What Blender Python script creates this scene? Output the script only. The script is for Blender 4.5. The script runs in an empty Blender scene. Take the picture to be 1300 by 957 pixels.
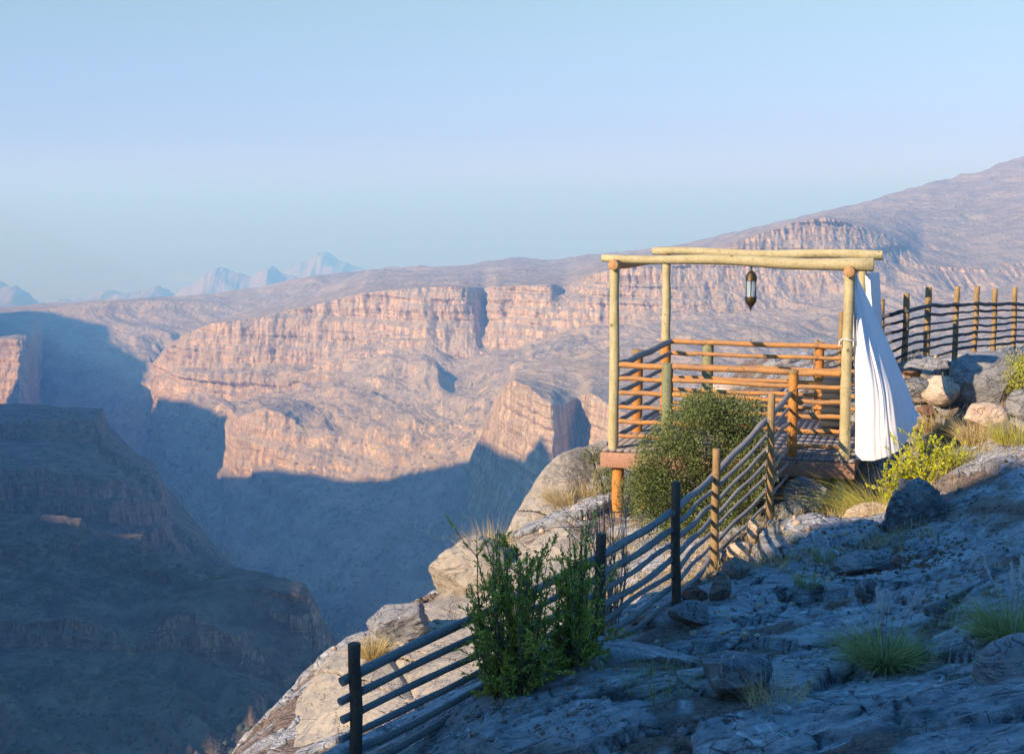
import bpy, math, random
import numpy as np
from mathutils import Vector, Matrix

random.seed(7)
RNG = np.random.default_rng(7)
sc = bpy.context.scene
COL = sc.collection

# ------------------------------------------------------------------ camera
F = 1805.0                                   # focal length in photo pixels (1300 wide)
PITCH = math.atan(216.5 / F)
cam_d = bpy.data.cameras.new('camera')
cam_d.sensor_width = 36.0
cam_d.lens = 36.0 * F / 1300.0
cam_d.clip_start = 0.1
cam_d.clip_end = 200000.0
cam = bpy.data.objects.new('camera', cam_d)
COL.objects.link(cam)
cam.location = (0, 0, 0)
cam.rotation_euler = (math.pi / 2 - PITCH, 0, 0)
sc.camera = cam

# ------------------------------------------------------------------ light
EL = math.radians(26.0)
SAZ = math.radians(50.0)                     # sun is this far left of straight behind the camera
TS = (-math.sin(SAZ), -math.cos(SAZ))        # horizontal direction towards the sun
TAN = math.tan(EL)
world = bpy.data.worlds.new('World')
sc.world = world
world.use_nodes = True
wn, wl = world.node_tree.nodes, world.node_tree.links
wn.clear()
sky = wn.new('ShaderNodeTexSky')
sky.sky_type = 'NISHITA'
sky.sun_disc = False
sky.sun_elevation = EL
sky.sun_rotation = math.atan2(TS[0], TS[1])
sky.altitude = 1500
sky.air_density = 1.0
sky.dust_density = 0.6
sky.ozone_density = 2.2
bg = wn.new('ShaderNodeBackground')
bg.inputs[1].default_value = 0.15
wo = wn.new('ShaderNodeOutputWorld')
# the clear evening sky: Nishita, cooled, with the pale violet belt opposite the sun low down
wtc = wn.new('ShaderNodeTexCoord'); wsep = wn.new('ShaderNodeSeparateXYZ')
wl.new(wtc.outputs['Generated'], wsep.inputs[0])
wr = wn.new('ShaderNodeValToRGB')
for k_, (p_, c_) in enumerate([(0.0, (0.37, 0.345, 0.68)), (0.05, (0.36, 0.335, 0.53)), (0.14, (0.54, 0.505, 0.445)), (0.34, (0.36, 0.96, 1.42))]):
    if k_ > 1: wr.color_ramp.elements.new(0.5)
    wr.color_ramp.elements[k_].position = p_
    wr.color_ramp.elements[k_].color = (c_[0] / 2, c_[1] / 2, c_[2] / 2, 1)
wl.new(wsep.outputs[2], wr.inputs[0])
wm = wn.new('ShaderNodeVectorMath'); wm.operation = 'MULTIPLY'
wl.new(sky.outputs[0], wm.inputs[0]); wl.new(wr.outputs[0], wm.inputs[1])
wm2 = wn.new('ShaderNodeVectorMath'); wm2.operation = 'SCALE'; wm2.inputs[3].default_value = 2.0
wl.new(wm.outputs[0], wm2.inputs[0])
wl.new(wm2.outputs[0], bg.inputs[0])
wl.new(bg.outputs[0], wo.inputs[0])

sun_d = bpy.data.lights.new('sun', 'SUN')
sun_d.energy = 5.0
sun_d.angle = math.radians(0.5)
sun_d.color = (1.0, 0.80, 0.62)
sun = bpy.data.objects.new('sun', sun_d)
COL.objects.link(sun)
to_sun = Vector((TS[0] * math.cos(EL), TS[1] * math.cos(EL), math.sin(EL)))
sun.rotation_euler = to_sun.to_track_quat('Z', 'Y').to_euler()

sc.view_settings.view_transform = 'Standard'
sc.view_settings.look = 'None'
sc.view_settings.gamma = 1.0
sc.view_settings.use_curve_mapping = False
sc.view_settings.exposure = 0.9
sc.cycles.max_bounces = 4
sc.cycles.diffuse_bounces = 2
sc.cycles.transparent_max_bounces = 6
sc.cycles.volume_bounces = 0

# ------------------------------------------------------------------ helpers
CP, SP = math.cos(PITCH), math.sin(PITCH)


def P(px, py, Y):
    """world point at forward distance Y that stands where the photo shows it"""
    h = (px - 650.0) / F
    v = -(py - 478.5) / F
    fwd = CP + v * SP
    up = v * CP - SP
    return (h * Y / fwd, Y, up * Y / fwd)


def PV(px, py, Y):
    return Vector(P(px, py, Y))


def PN(px, py, Y):
    h = (px - 650.0) / F
    v = -(py - 478.5) / F
    fwd = CP + v * SP
    up = v * CP - SP
    return np.stack([h * Y / fwd, Y + 0 * h, up * Y / fwd], -1)


def _hash(ix, iy, iz, seed):
    n = (ix * 73856093) ^ (iy * 19349663) ^ (iz * 83492791) ^ (seed * 2654435761 & 0x7fffffff)
    n = n & 0xffffffff
    n = ((n ^ (n >> 13)) * 1274126177) & 0xffffffff
    n = ((n ^ (n >> 16)) * 2246822519) & 0xffffffff
    n = n ^ (n >> 15)
    return (n & 0xffffff).astype(np.float64) / 16777215.0


def vnoise(x, y, z, seed=0):
    xi, yi, zi = np.floor(x).astype(np.int64), np.floor(y).astype(np.int64), np.floor(z).astype(np.int64)
    fx, fy, fz = x - xi, y - yi, z - zi
    fx = fx * fx * (3 - 2 * fx); fy = fy * fy * (3 - 2 * fy); fz = fz * fz * (3 - 2 * fz)
    r = 0
    for dx in (0, 1):
        wx = fx if dx else 1 - fx
        for dy in (0, 1):
            wy = fy if dy else 1 - fy
            for dz in (0, 1):
                wz = fz if dz else 1 - fz
                r = r + wx * wy * wz * _hash(xi + dx, yi + dy, zi + dz, seed)
    return r * 2 - 1


def fbm(x, y, z, octv=4, seed=0, gain=0.5, ridged=False):
    a, s, t = 1.0, 0.0, 0.0
    for k in range(octv):
        n = vnoise(x + 17.3 * k, y + 5.1 * k, z + 9.7 * k, seed + k)
        if ridged:
            n = 1 - 2 * np.abs(n)
        s = s + a * n
        t += a
        a *= gain
        x, y, z = x * 2.03, y * 2.03, z * 2.03
    return s / t


def mesh_np(name, verts, faces, mat, parent=None, smooth=False, attr=None):
    """faces: (n,k) int array or list of such arrays"""
    me = bpy.data.meshes.new(name)
    if not isinstance(faces, list):
        faces = [faces]
    faces = [np.asarray(f, dtype=np.int32) for f in faces if len(f)]
    verts = np.asarray(verts, dtype=np.float32)
    me.vertices.add(len(verts))
    me.vertices.foreach_set('co', verts.ravel())
    li = np.concatenate([f.ravel() for f in faces])
    tot = np.concatenate([np.full(len(f), f.shape[1], dtype=np.int32) for f in faces])
    st = np.concatenate([[0], np.cumsum(tot)[:-1]]).astype(np.int32)
    me.loops.add(len(li))
    me.loops.foreach_set('vertex_index', li)
    me.polygons.add(len(tot))
    me.polygons.foreach_set('loop_start', st)
    try:
        me.polygons.foreach_set('loop_total', tot)
    except Exception:
        pass
    me.update(calc_edges=True)
    if smooth:
        me.polygons.foreach_set('use_smooth', np.ones(len(tot), dtype=bool))
    if attr is not None:
        for k, v in attr.items():
            at = me.attributes.new(k, 'FLOAT', 'POINT')
            at.data.foreach_set('value', np.asarray(v, dtype=np.float32))
    me.materials.append(mat)
    o = bpy.data.objects.new(name, me)
    COL.objects.link(o)
    if parent is not None:
        o.parent = parent
    return o


def grid_faces(nr, nc):
    i = np.arange(nr * nc).reshape(nr, nc)
    return np.stack([i[:-1, :-1], i[1:, :-1], i[1:, 1:], i[:-1, 1:]], -1).reshape(-1, 4)


def thing(name, label, cat, loc=(0, 0, 0), group=None):
    o = bpy.data.objects.new(name, None)
    o.empty_display_size = 0.2
    COL.objects.link(o)
    o.location = loc
    return tag(o, label, cat, group)


def tag(o, label=None, cat=None, group=None, kind=None):
    if label: o['label'] = label
    if cat: o['category'] = cat
    if group: o['group'] = group
    if kind: o['kind'] = kind
    return o


class MB:
    """collects solids (world coordinates) and links them as ONE mesh"""
    def __init__(self, origin=(0, 0, 0)):
        self.v, self.f, self.n = [], {}, 0
        self.o = np.array(origin, dtype=float)

    def add(self, v, faces):
        v = np.asarray(v, dtype=float)
        for f in faces:
            self.f.setdefault(len(f), []).append([k + self.n for k in f])
        self.v.append(v)
        self.n += len(v)

    def tube(self, pts, rad, sides=10, cap=True, seed=0, rough=0.0, flat_caps=False):
        pts = np.asarray(pts, dtype=float)
        n = len(pts)
        rad = np.broadcast_to(np.asarray(rad, dtype=float), (n,))
        t = np.gradient(pts, axis=0)
        t /= np.linalg.norm(t, axis=1)[:, None] + 1e-9
        ref = np.array([0, 0, 1.0]) if abs(t[0][2]) < 0.9 else np.array([1.0, 0, 0])
        rr = np.random.default_rng(seed + 11)
        vs = []
        ang = np.linspace(0, 2 * np.pi, sides, endpoint=False)
        for k in range(n):
            a = np.cross(t[k], ref); a /= np.linalg.norm(a)
            b = np.cross(t[k], a)
            r = rad[k] * (1 + rough * rr.uniform(-1, 1, sides))
            vs.append(pts[k] + (np.cos(ang) * r)[:, None] * a + (np.sin(ang) * r)[:, None] * b)
        fs = []
        for k in range(n - 1):
            for j in range(sides):
                j2 = (j + 1) % sides
                fs.append([k * sides + j, k * sides + j2, (k + 1) * sides + j2, (k + 1) * sides + j])
        if cap:
            fs.append(list(range(sides))[::-1] if False else [j for j in range(sides)][::-1])
            fs.append([(n - 1) * sides + j for j in range(sides)])
        self.add(np.concatenate(vs), fs)
        return self

    def box(self, c, half, axes=None):
        """c centre, half sizes, axes 3 unit vectors"""
        c = np.array(c, dtype=float)
        ax = np.eye(3) if axes is None else np.array(axes, dtype=float)
        vs = []
        for sx in (-1, 1):
            for sy in (-1, 1):
                for sz in (-1, 1):
                    vs.append(c + sx * half[0] * ax[0] + sy * half[1] * ax[1] + sz * half[2] * ax[2])
        self.add(vs, [[0, 1, 3, 2], [4, 6, 7, 5], [0, 4, 5, 1], [2, 3, 7, 6], [0, 2, 6, 4], [1, 5, 7, 3]])
        return self

    def lathe(self, c, prof, sides=20):
        ang = np.linspace(0, 2 * np.pi, sides, endpoint=False)
        vs, fs = [], []
        for r, z in prof:
            for a in ang:
                vs.append((c[0] + r * math.cos(a), c[1] + r * math.sin(a), c[2] + z))
        for k in range(len(prof) - 1):
            for j in range(sides):
                j2 = (j + 1) % sides
                fs.append([k * sides + j, k * sides + j2, (k + 1) * sides + j2, (k + 1) * sides + j])
        self.add(vs, fs)
        return self

    def build(self, name, mat, parent=None, smooth=False, bevel=0):
        v = np.concatenate(self.v) - self.o
        o = mesh_np(name, v, [np.array(x) for x in self.f.values()], mat, parent, smooth)
        if smooth:
            m = o.data
            if hasattr(m, 'set_sharp_from_angle'):
                m.set_sharp_from_angle(angle=math.radians(50))
        if bevel:
            b = o.modifiers.new('bevel', 'BEVEL'); b.width = bevel; b.segments = 2
        return o


# ------------------------------------------------------------------ materials
def new_mat(name):
    m = bpy.data.materials.new(name)
    m.use_nodes = True
    nt = m.node_tree
    nt.nodes.clear()
    out = nt.nodes.new('ShaderNodeOutputMaterial')
    b = nt.nodes.new('ShaderNodeBsdfPrincipled')
    b.inputs['Roughness'].default_value = 0.85
    b.inputs['Specular IOR Level'].default_value = 0.25
    nt.links.new(b.outputs[0], out.inputs[0])
    return m, nt, b


class N:
    def __init__(s, nt): s.nt = nt
    def n(s, t, **k):
        x = s.nt.nodes.new(t)
        for a, b in k.items(): setattr(x, a, b)
        return x
    def link(s, a, b): s.nt.links.new(a, b)
    def coord(s, scale=(1, 1, 1), rot=(0, 0, 0), kind='Object'):
        tc = s.n('ShaderNodeTexCoord'); mp = s.n('ShaderNodeMapping')
        mp.inputs['Scale'].default_value = scale
        mp.inputs['Rotation'].default_value = rot
        s.link(tc.outputs[kind], mp.inputs[0])
        return mp.outputs[0]
    def noise(s, co, scale, detail=4, rough=0.55, dist=0.0):
        x = s.n('ShaderNodeTexNoise')
        x.inputs['Scale'].default_value = scale
        x.inputs['Detail'].default_value = detail
        x.inputs['Roughness'].default_value = rough
        x.inputs['Distortion'].default_value = dist
        s.link(co, x.inputs['Vector'])
        return x.outputs['Fac']
    def ramp(s, fac, stops):
        r = s.n('ShaderNodeValToRGB')
        e = r.color_ramp.elements
        while len(e) < len(stops): e.new(0.5)
        for k, (p, c) in enumerate(stops):
            e[k].position = p
            e[k].color = (c[0], c[1], c[2], 1) if not isinstance(c, (int, float)) else (c, c, c, 1)
        s.link(fac, r.inputs[0])
        return r.outputs[0]
    def mix(s, fac, a, b, mode='MIX'):
        m = s.n('ShaderNodeMix', data_type='RGBA', blend_type=mode)
        if isinstance(fac, (int, float)): m.inputs[0].default_value = fac
        else: s.link(fac, m.inputs[0])
        for i, x in ((6, a), (7, b)):
            if isinstance(x, (tuple, list)): m.inputs[i].default_value = (x[0], x[1], x[2], 1)
            else: s.link(x, m.inputs[i])
        return m.outputs[2]
    def math(s, op, a, b=0.0):
        m = s.n('ShaderNodeMath', operation=op)
        for i, x in ((0, a), (1, b)):
            if isinstance(x, (int, float)): m.inputs[i].default_value = x
            else: s.link(x, m.inputs[i])
        return m.outputs[0]
    def bump(s, h, strength, dist, b):
        u = s.n('ShaderNodeBump')
        u.inputs['Strength'].default_value = strength
        u.inputs['Distance'].default_value = dist
        s.link(h, u.inputs['Height'])
        s.link(u.outputs[0], b.inputs['Normal'])
    def normal_z(s):
        g = s.n('ShaderNodeNewGeometry'); x = s.n('ShaderNodeSeparateXYZ')
        s.link(g.outputs['Normal'], x.inputs[0])
        return x.outputs[2]
    def attr(s, name):
        a = s.n('ShaderNodeAttribute'); a.attribute_name = name
        return a.outputs['Fac']


def mat_canyon(name, cliff, cliff2, slope, slope2, S=1.0, scrub=(0.05, 0.055, 0.04), scrub_amt=0.5, bump=1.0):
    """layered limestone: bands on steep faces, scree and scrub on gentle ones. S = metres per texture unit"""
    m, nt, b = new_mat(name)
    q = N(nt)
    co = q.coord()
    band = q.coord(scale=(0.0022, 0.0022, 0.03 / S))
    flute = q.coord(scale=(0.05 / S, 0.05 / S, 0.008 / S))
    nb = q.noise(band, 1.0, 5, 0.65, 0.3)
    nf = q.noise(flute, 1.0, 6, 0.65)
    nbig = q.noise(co, 0.004 / S, 4, 0.6)
    c1 = q.mix(q.ramp(nb, [(0.35, 0.0), (0.70, 0.8)]), cliff, cliff2)
    c1 = q.mix(q.ramp(nf, [(0.44, 0.0), (0.62, 0.85)]), c1, tuple(x * 0.55 for x in cliff2))
    c1 = q.mix(q.ramp(nbig, [(0.4, 0.0), (0.65, 0.6)]), c1, tuple(x * 0.8 for x in slope))
    ns = q.noise(co, 0.02 / S, 7, 0.65)
    c2 = q.mix(q.ramp(ns, [(0.38, 0.0), (0.62, 1.0)]), slope, slope2)
    nsc = q.noise(co, 0.085 / S, 3, 0.6)
    nsd = q.noise(co, 0.006 / S, 3, 0.5)
    thr = q.math('ADD', nsc, q.math('MULTIPLY', q.math('SUBTRACT', nsd, 0.5), 0.35))
    c2 = q.mix(q.math('MULTIPLY', q.ramp(thr, [(0.60, 0.0), (0.65, 1.0)]), scrub_amt), c2, scrub)
    b.inputs['Roughness'].default_value = 0.95
    b.inputs['Specular IOR Level'].default_value = 0.05
    # single shrubs and boulders on the slopes
    vs = q.n('ShaderNodeTexVoronoi'); vs.inputs['Scale'].default_value = 0.075 / S; vs.inputs['Randomness'].default_value = 1.0
    q.link(q.coord(), vs.inputs['Vector'])
    dot = q.ramp(vs.outputs['Distance'], [(0.17, 1.0), (0.24, 0.0)])
    c2 = q.mix(q.math('MULTIPLY', q.math('MULTIPLY', dot, q.ramp(nsd, [(0.40, 0.15), (0.55, 1.0)])), min(1.0, scrub_amt * 1.3)), c2, tuple(x * 0.8 for x in scrub))
    # open joints down the cliffs, dark parting lines between beds
    jn = q.noise(q.coord(scale=(0.09 / S, 0.09 / S, 0.006 / S)), 1.0, 3, 0.55, 0.4)
    jl = q.ramp(q.math('ABSOLUTE', q.math('SUBTRACT', jn, 0.5)), [(0.0, 0.85), (0.035, 0.0)])
    bl = q.noise(q.coord(scale=(0.004 / S, 0.004 / S, 0.10 / S)), 1.0, 3, 0.6, 0.2)
    bll = q.ramp(q.math('ABSOLUTE', q.math('SUBTRACT', bl, 0.5)), [(0.0, 0.6), (0.03, 0.0)])
    c1 = q.mix(q.math('MAXIMUM', jl, bll), c1, tuple(x * 0.38 for x in cliff2))
    h = q.math('ADD', q.math('MULTIPLY', nf, 1.0), q.math('ADD', q.math('MULTIPLY', nb, 0.8), q.math('MULTIPLY', q.noise(co, 0.09 / S, 5, 0.7), 0.6)))
    nz = q.math('ADD', q.normal_z(), q.math('MULTIPLY', q.math('SUBTRACT', nf, 0.5), 0.35))
    steep = q.ramp(nz, [(0.42, 1.0), (0.64, 0.0)])
    q.link(q.mix(steep, c2, c1), b.inputs['Base Color'])
    q.bump(h, 0.9 * bump, 9.0 * S, b)
    return m


CAN = mat_canyon('canyon limestone', (0.64, 0.455, 0.27), (0.44, 0.305, 0.18), (0.36, 0.285, 0.195), (0.24, 0.19, 0.135), 1.0)
HILL = mat_canyon('hillside scree', (0.36, 0.26, 0.19), (0.27, 0.19, 0.145), (0.34, 0.27, 0.195), (0.25, 0.195, 0.145), 1.0, scrub_amt=0.7)
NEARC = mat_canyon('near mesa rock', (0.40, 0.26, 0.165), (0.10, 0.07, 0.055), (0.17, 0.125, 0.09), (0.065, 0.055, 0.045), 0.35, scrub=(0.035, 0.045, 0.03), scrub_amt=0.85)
PLAIN = mat_canyon('desert plain', (0.45, 0.36, 0.27), (0.36, 0.28, 0.2), (0.34, 0.27, 0.2), (0.26, 0.2, 0.15), 30.0, scrub=(0.75, 0.70, 0.62), scrub_amt=0.9, bump=0)


# ------------------------------------------------------------------ far landforms
def interp_rows(rows, px, sub, ease=None):
    """rows: list of knot lists (px,py,Y); returns stacked 3D points (nr,nc,3) and fractional row index"""
    R = []
    for kn in rows:
        k = np.array(kn, dtype=float)
        R.append(PN(px, np.interp(px, k[:, 0], k[:, 1]), np.interp(px, k[:, 0], k[:, 2])))
    out, idx = [], []
    for i in range(len(R) - 1):
        n = sub[i]
        for j in range(n):
            t = j / n
            out.append(R[i] * (1 - t) + R[i + 1] * t)
            idx.append(i + t)
    out.append(R[-1]); idx.append(len(R) - 1)
    return np.stack(out), np.array(idx)


def smooth_cols(G, k):
    if k < 1: return G
    ker = np.ones(2 * k + 1) / (2 * k + 1)
    pad = np.pad(G, ((0, 0), (k, k), (0, 0)), mode='edge')
    out = np.zeros_like(G)
    for i, w in enumerate(ker):
        out += w * pad[:, i:i + G.shape[1]]
    return out


def landform(name, label_rows, px0, px1, dpx, sub, cliffw, slopew, mat, S=1.0, seed=0, smooth=3, cap_top=None):
    px = np.arange(px0, px1 + dpx, dpx)
    G, idx = interp_rows(label_rows, px, sub)
    G = smooth_cols(G, smooth)
    cw = np.interp(idx, range(len(cliffw)), cliffw)[:, None]
    sw = np.interp(idx, range(len(slopew)), slopew)[:, None]
    X, Y, Z = G[..., 0].copy(), G[..., 1].copy(), G[..., 2].copy()
    # buttresses and flutes push steep faces towards / away from the viewer side
    big = fbm(X / (260 * S), Y / (900 * S), Z / (900 * S), 2, seed)
    mid = fbm(X / (70 * S), Y / (200 * S), Z / (260 * S), 4, seed + 10, 0.55, ridged=True)
    fine = fbm(X / (15 * S), Y / (50 * S), Z / (75 * S), 4, seed + 20, 0.62, ridged=True)
    strata = vnoise(X / (600 * S), Y / (600 * S), Z / (13 * S), seed + 30) + 0.6 * vnoise(X / (300 * S), Y / (300 * S), Z / (5.5 * S), seed + 31)
    push = 26 * S * big + 26 * S * mid + 17 * S * fine + 9 * S * strata
    dY = -cw * push
    dX = -cw * push * 0.35
    # gullies and knolls on slopes
    wx = X + 90 * S * fbm(X / (300 * S), Y / (300 * S), Z * 0, 2, seed + 40)
    g1 = fbm((wx + 0.55 * (Y)) / (120 * S), (Y - 0.3 * X) / (520 * S), Z * 0, 4, seed + 50, 0.5, ridged=True)
    g2 = fbm((wx + 0.5 * Y) / (30 * S), (Y - 0.3 * X) / (90 * S), Z * 0, 5, seed + 60, 0.6, ridged=True)
    hstep = 24 * S
    zt = (Z + 10 * S * g1 + 16 * S * vnoise(X / (200 * S), Y / (200 * S), Z * 0, seed + 70)) / hstep
    fr = zt - np.floor(zt)
    ter = np.clip((fr - 0.5) * 3.2 + 0.5, 0, 1) - fr
    dZ = sw * (38 * S * (g1 - 0.3) + 6.0 * S * g2) + np.minimum(sw, 1) * hstep * 0.5 * ter
    G = np.stack([X + dX, Y + dY, Z + dZ], -1)
    return mesh_np(name, G.reshape(-1, 3), grid_faces(len(idx), len(px)), mat, smooth=True), G


SKY_L = [(-300, 394, 6100), (0, 390, 5600), (100, 384, 5400), (200, 378, 5200), (260, 374, 5100), (330, 366, 5000), (400, 350, 4900),
         (470, 341, 5000), (560, 338, 5200), (650, 329, 5200), (700, 331, 5200), (760, 324, 5000), (830, 316, 4900), (860, 311, 4800),
         (900, 302, 4700), (960, 290, 4600), (1030, 275, 4500), (1100, 258, 4500), (1180, 232, 4600), (1240, 220, 4700), (1300, 201, 4800), (1600, 130, 5300)]


def shift(kn, dpy, fy):
    return [(a, b + dpy, c * fy) for a, b, c in kn]


main_rows = [
    [(185, 470, 4800), (240, 440, 4700), (300, 400, 4800), (400, 376, 5000)] + shift([k for k in SKY_L if k[0] > 420], 8, 1.25),
    [(185, 460, 4500), (240, 428, 4300), (300, 398, 4300), (400, 372, 4600)] + [k for k in SKY_L if k[0] > 420],
    [(185, 478, 4300), (203, 458, 3400), (215, 446, 3300), (235, 425, 3250), (270, 409, 3200), (340, 401, 3150), (400, 389, 3100), (440, 378, 3050),
     (480, 372, 3000), (530, 366, 2950), (580, 364, 2900), (604, 364, 2930), (616, 367, 2990), (630, 364, 2900), (700, 363, 2800), (720, 362, 2900),
     (760, 347, 2750), (800, 338, 2700), (850, 340, 2700), (900, 325, 2750), (940, 305, 2750), (1000, 287, 2800), (1050, 278, 2800), (1100, 290, 2850),
     (1140, 308, 2900), (1170, 330, 2950), (1230, 340, 2950), (1300, 330, 3000), (1600, 290, 3100)],
    [(185, 490, 4250), (203, 476, 3380), (235, 466, 3200), (300, 466, 3120), (400, 462, 3060), (430, 448, 3010), (500, 428, 2930), (540, 405, 2890),
     (604, 406, 2880), (616, 410, 2940), (630, 405, 2860), (700, 395, 2770), (760, 378, 2720), (850, 372, 2670), (940, 345, 2710), (1000, 333, 2750),
     (1050, 325, 2760), (1100, 322, 2800), (1150, 335, 2870), (1300, 345, 2950), (1600, 305, 3050)],
    [(185, 494, 4200), (203, 480, 3330), (235, 472, 3150), (300, 474, 3080), (400, 470, 3020), (430, 454, 2980), (500, 434, 2910), (540, 411, 2875),
     (604, 412, 2870), (616, 416, 2925), (630, 410, 2850), (700, 400, 2760), (760, 384, 2710), (850, 377, 2660), (940, 350, 2705), (1000, 338, 2745),
     (1050, 330, 2755), (1100, 327, 2795), (1150, 340, 2860), (1300, 350, 2940), (1600, 310, 3040)],
    [(185, 505, 4150), (203, 503, 3310), (235, 504, 3120), (300, 506, 3050), (400, 492, 2990), (430, 472, 2960), (500, 452, 2880), (540, 440, 2850),
     (575, 458, 2830), (600, 457, 2820), (640, 448, 2800), (690, 432, 2720), (740, 422, 2690), (800, 412, 2650), (870, 405, 2620), (950, 392, 2630),
     (1000, 384, 2650), (1060, 377, 2670), (1150, 362, 2750), (1220, 370, 2800), (1300, 365, 2850), (1600, 330, 2950)],
    [(185, 520, 4000), (203, 520, 3200), (270, 522, 2900), (292, 524, 2700), (304, 531, 2600), (340, 523, 2550), (380, 535, 2500), (430, 552, 2450),
     (480, 545, 2400), (520, 540, 2350), (560, 530, 2300), (600, 515, 2280), (640, 500, 2250), (700, 480, 2250), (800, 455, 2250), (1000, 430, 2300), (1600, 400, 2500)],
    [(185, 545, 3900), (203, 550, 3100), (270, 560, 2800), (292, 590, 2600), (304, 612, 2520), (340, 588, 2480), (400, 600, 2370), (440, 612, 2320),
     (480, 605, 2270), (560, 590, 2180), (620, 560, 2150), (700, 540, 2130), (1000, 520, 2100), (1600, 500, 2200)],
    [(185, 640, 2900), (300, 700, 2200), (450, 720, 1950), (700, 720, 1850), (1600, 800, 1700)],
    [(185, 780, 2300), (300, 850, 1850), (450, 900, 1600), (700, 950, 1500), (1600, 1000, 1400)],
]
o, _ = landform('canyon_wall', main_rows, 185, 1560, 1.35, [6, 90, 55, 8, 50, 90, 60, 50, 20],
                [0.1, 0.1, 0.75, 0.8, 0.7, 0.65, 0.6, 0.7, 0.5, 0.2], [0.1, 0.35, 0.15, 0.05, 0.1, 0.6, 0.6, 0.4, 1.2, 1], CAN, 1.0, seed=3)
tag(o, kind='structure')

back_rows = [
    shift(SKY_L, 6, 1.2), SKY_L,
    [(-300, 402, 4700), (0, 398, 4650), (60, 392, 4600), (110, 385, 4600), (180, 381, 4600), (240, 382, 4600), (300, 386, 4600), (520, 368, 4600)],
    [(-300, 425, 4600), (0, 415, 4500), (110, 402, 4480), (180, 401, 4480), (240, 399, 4480), (300, 397, 4500), (520, 378, 4500)],
    [(-300, 500, 3900), (0, 490, 3950), (60, 465, 4000), (130, 462, 4000), (200, 466, 3900), (300, 480, 3900), (520, 480, 3900)],
    [(-300, 600, 3500), (0, 590, 3500), (200, 570, 3500), (520, 560, 3600)],
    [(-300, 760, 2700), (0, 760, 2700), (520, 760, 2700)],
]
o, _ = landform('canyon_rim', back_rows, -300, 520, 1.6, [6, 50, 20, 60, 40, 40], [0, 0.1, 0.55, 0.5, 0.3, 0.6, 0.4],
                [0.1, 0.25, 0.1, 0.3, 1.0, 1.0, 1], CAN, 1.0, seed=103)
tag(o, kind='structure')

spur_rows = [
    [(-300, 405, 4300), (0, 403, 4300), (40, 401, 4300), (52, 404, 4300), (60, 440, 4300)],
    [(-300, 434, 3520), (0, 430, 3450), (26, 431, 3420), (40, 434, 3440), (47, 440, 3600), (53, 450, 3900), (60, 480, 4200)],
    [(-300, 522, 3400), (0, 516, 3350), (26, 517, 3320), (42, 520, 3360), (49, 520, 3500), (55, 520, 3800), (60, 520, 4150)],
    [(-300, 640, 2900), (0, 640, 2900), (60, 640, 3000)],
    [(-300, 800, 2300), (60, 800, 2300)],
]
o, _ = landform('cliff_spur', spur_rows, -300, 60, 1.3, [40, 70, 40, 10], [0.1, 0.5, 0.45, 0.3, 0.1], [0.4, 0.1, 0.1, 0.6, 1], CAN, 1.0, seed=203, smooth=1)
tag(o, kind='structure')

prom_rows = [
    [(596, 600, 2400), (625, 540, 2350), (640, 500, 2300), (655, 478, 2250), (700, 463, 2250), (780, 449, 2300), (880, 431, 2350), (1000, 413, 2500), (1060, 405, 2600), (1200, 395, 2750), (1300, 356, 3000), (1600, 326, 3200)],
    [(596, 590, 2150), (625, 520, 2080), (640, 492, 2050), (655, 472, 2000), (700, 460, 2000), (780, 446, 2000), (880, 428, 2050), (1000, 410, 2150), (1060, 402, 2250), (1200, 392, 2400), (1300, 352, 2600), (1600, 320, 2800)],
    [(596, 595, 2080), (625, 530, 1960), (640, 497, 1850), (655, 482, 1780), (680, 495, 1700), (705, 512, 1640), (722, 514, 1680), (738, 500, 1760), (752, 498, 1690), (790, 520, 1600), (850, 545, 1520), (1000, 590, 1420), (1600, 650, 1300)],
    [(596, 640, 2020), (625, 610, 1890), (640, 600, 1800), (655, 600, 1740), (680, 606, 1660), (705, 614, 1600), (738, 612, 1700), (790, 625, 1550), (850, 660, 1480), (1600, 760, 1260)],
    [(596, 760, 1650), (700, 760, 1450), (1600, 900, 1100)],
    [(596, 900, 1350), (700, 920, 1250), (1600, 1100, 950)],
]
o, _ = landform('promontory', prom_rows, 596, 1560, 1.5, [4, 90, 90, 50, 10], [0, 0.15, 0.55, 0.55, 0.4, 0.1], [0.2, 0.55, 0.12, 0.2, 1, 1], CAN, 0.8, seed=303, smooth=2)
tag(o, kind='structure')

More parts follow.
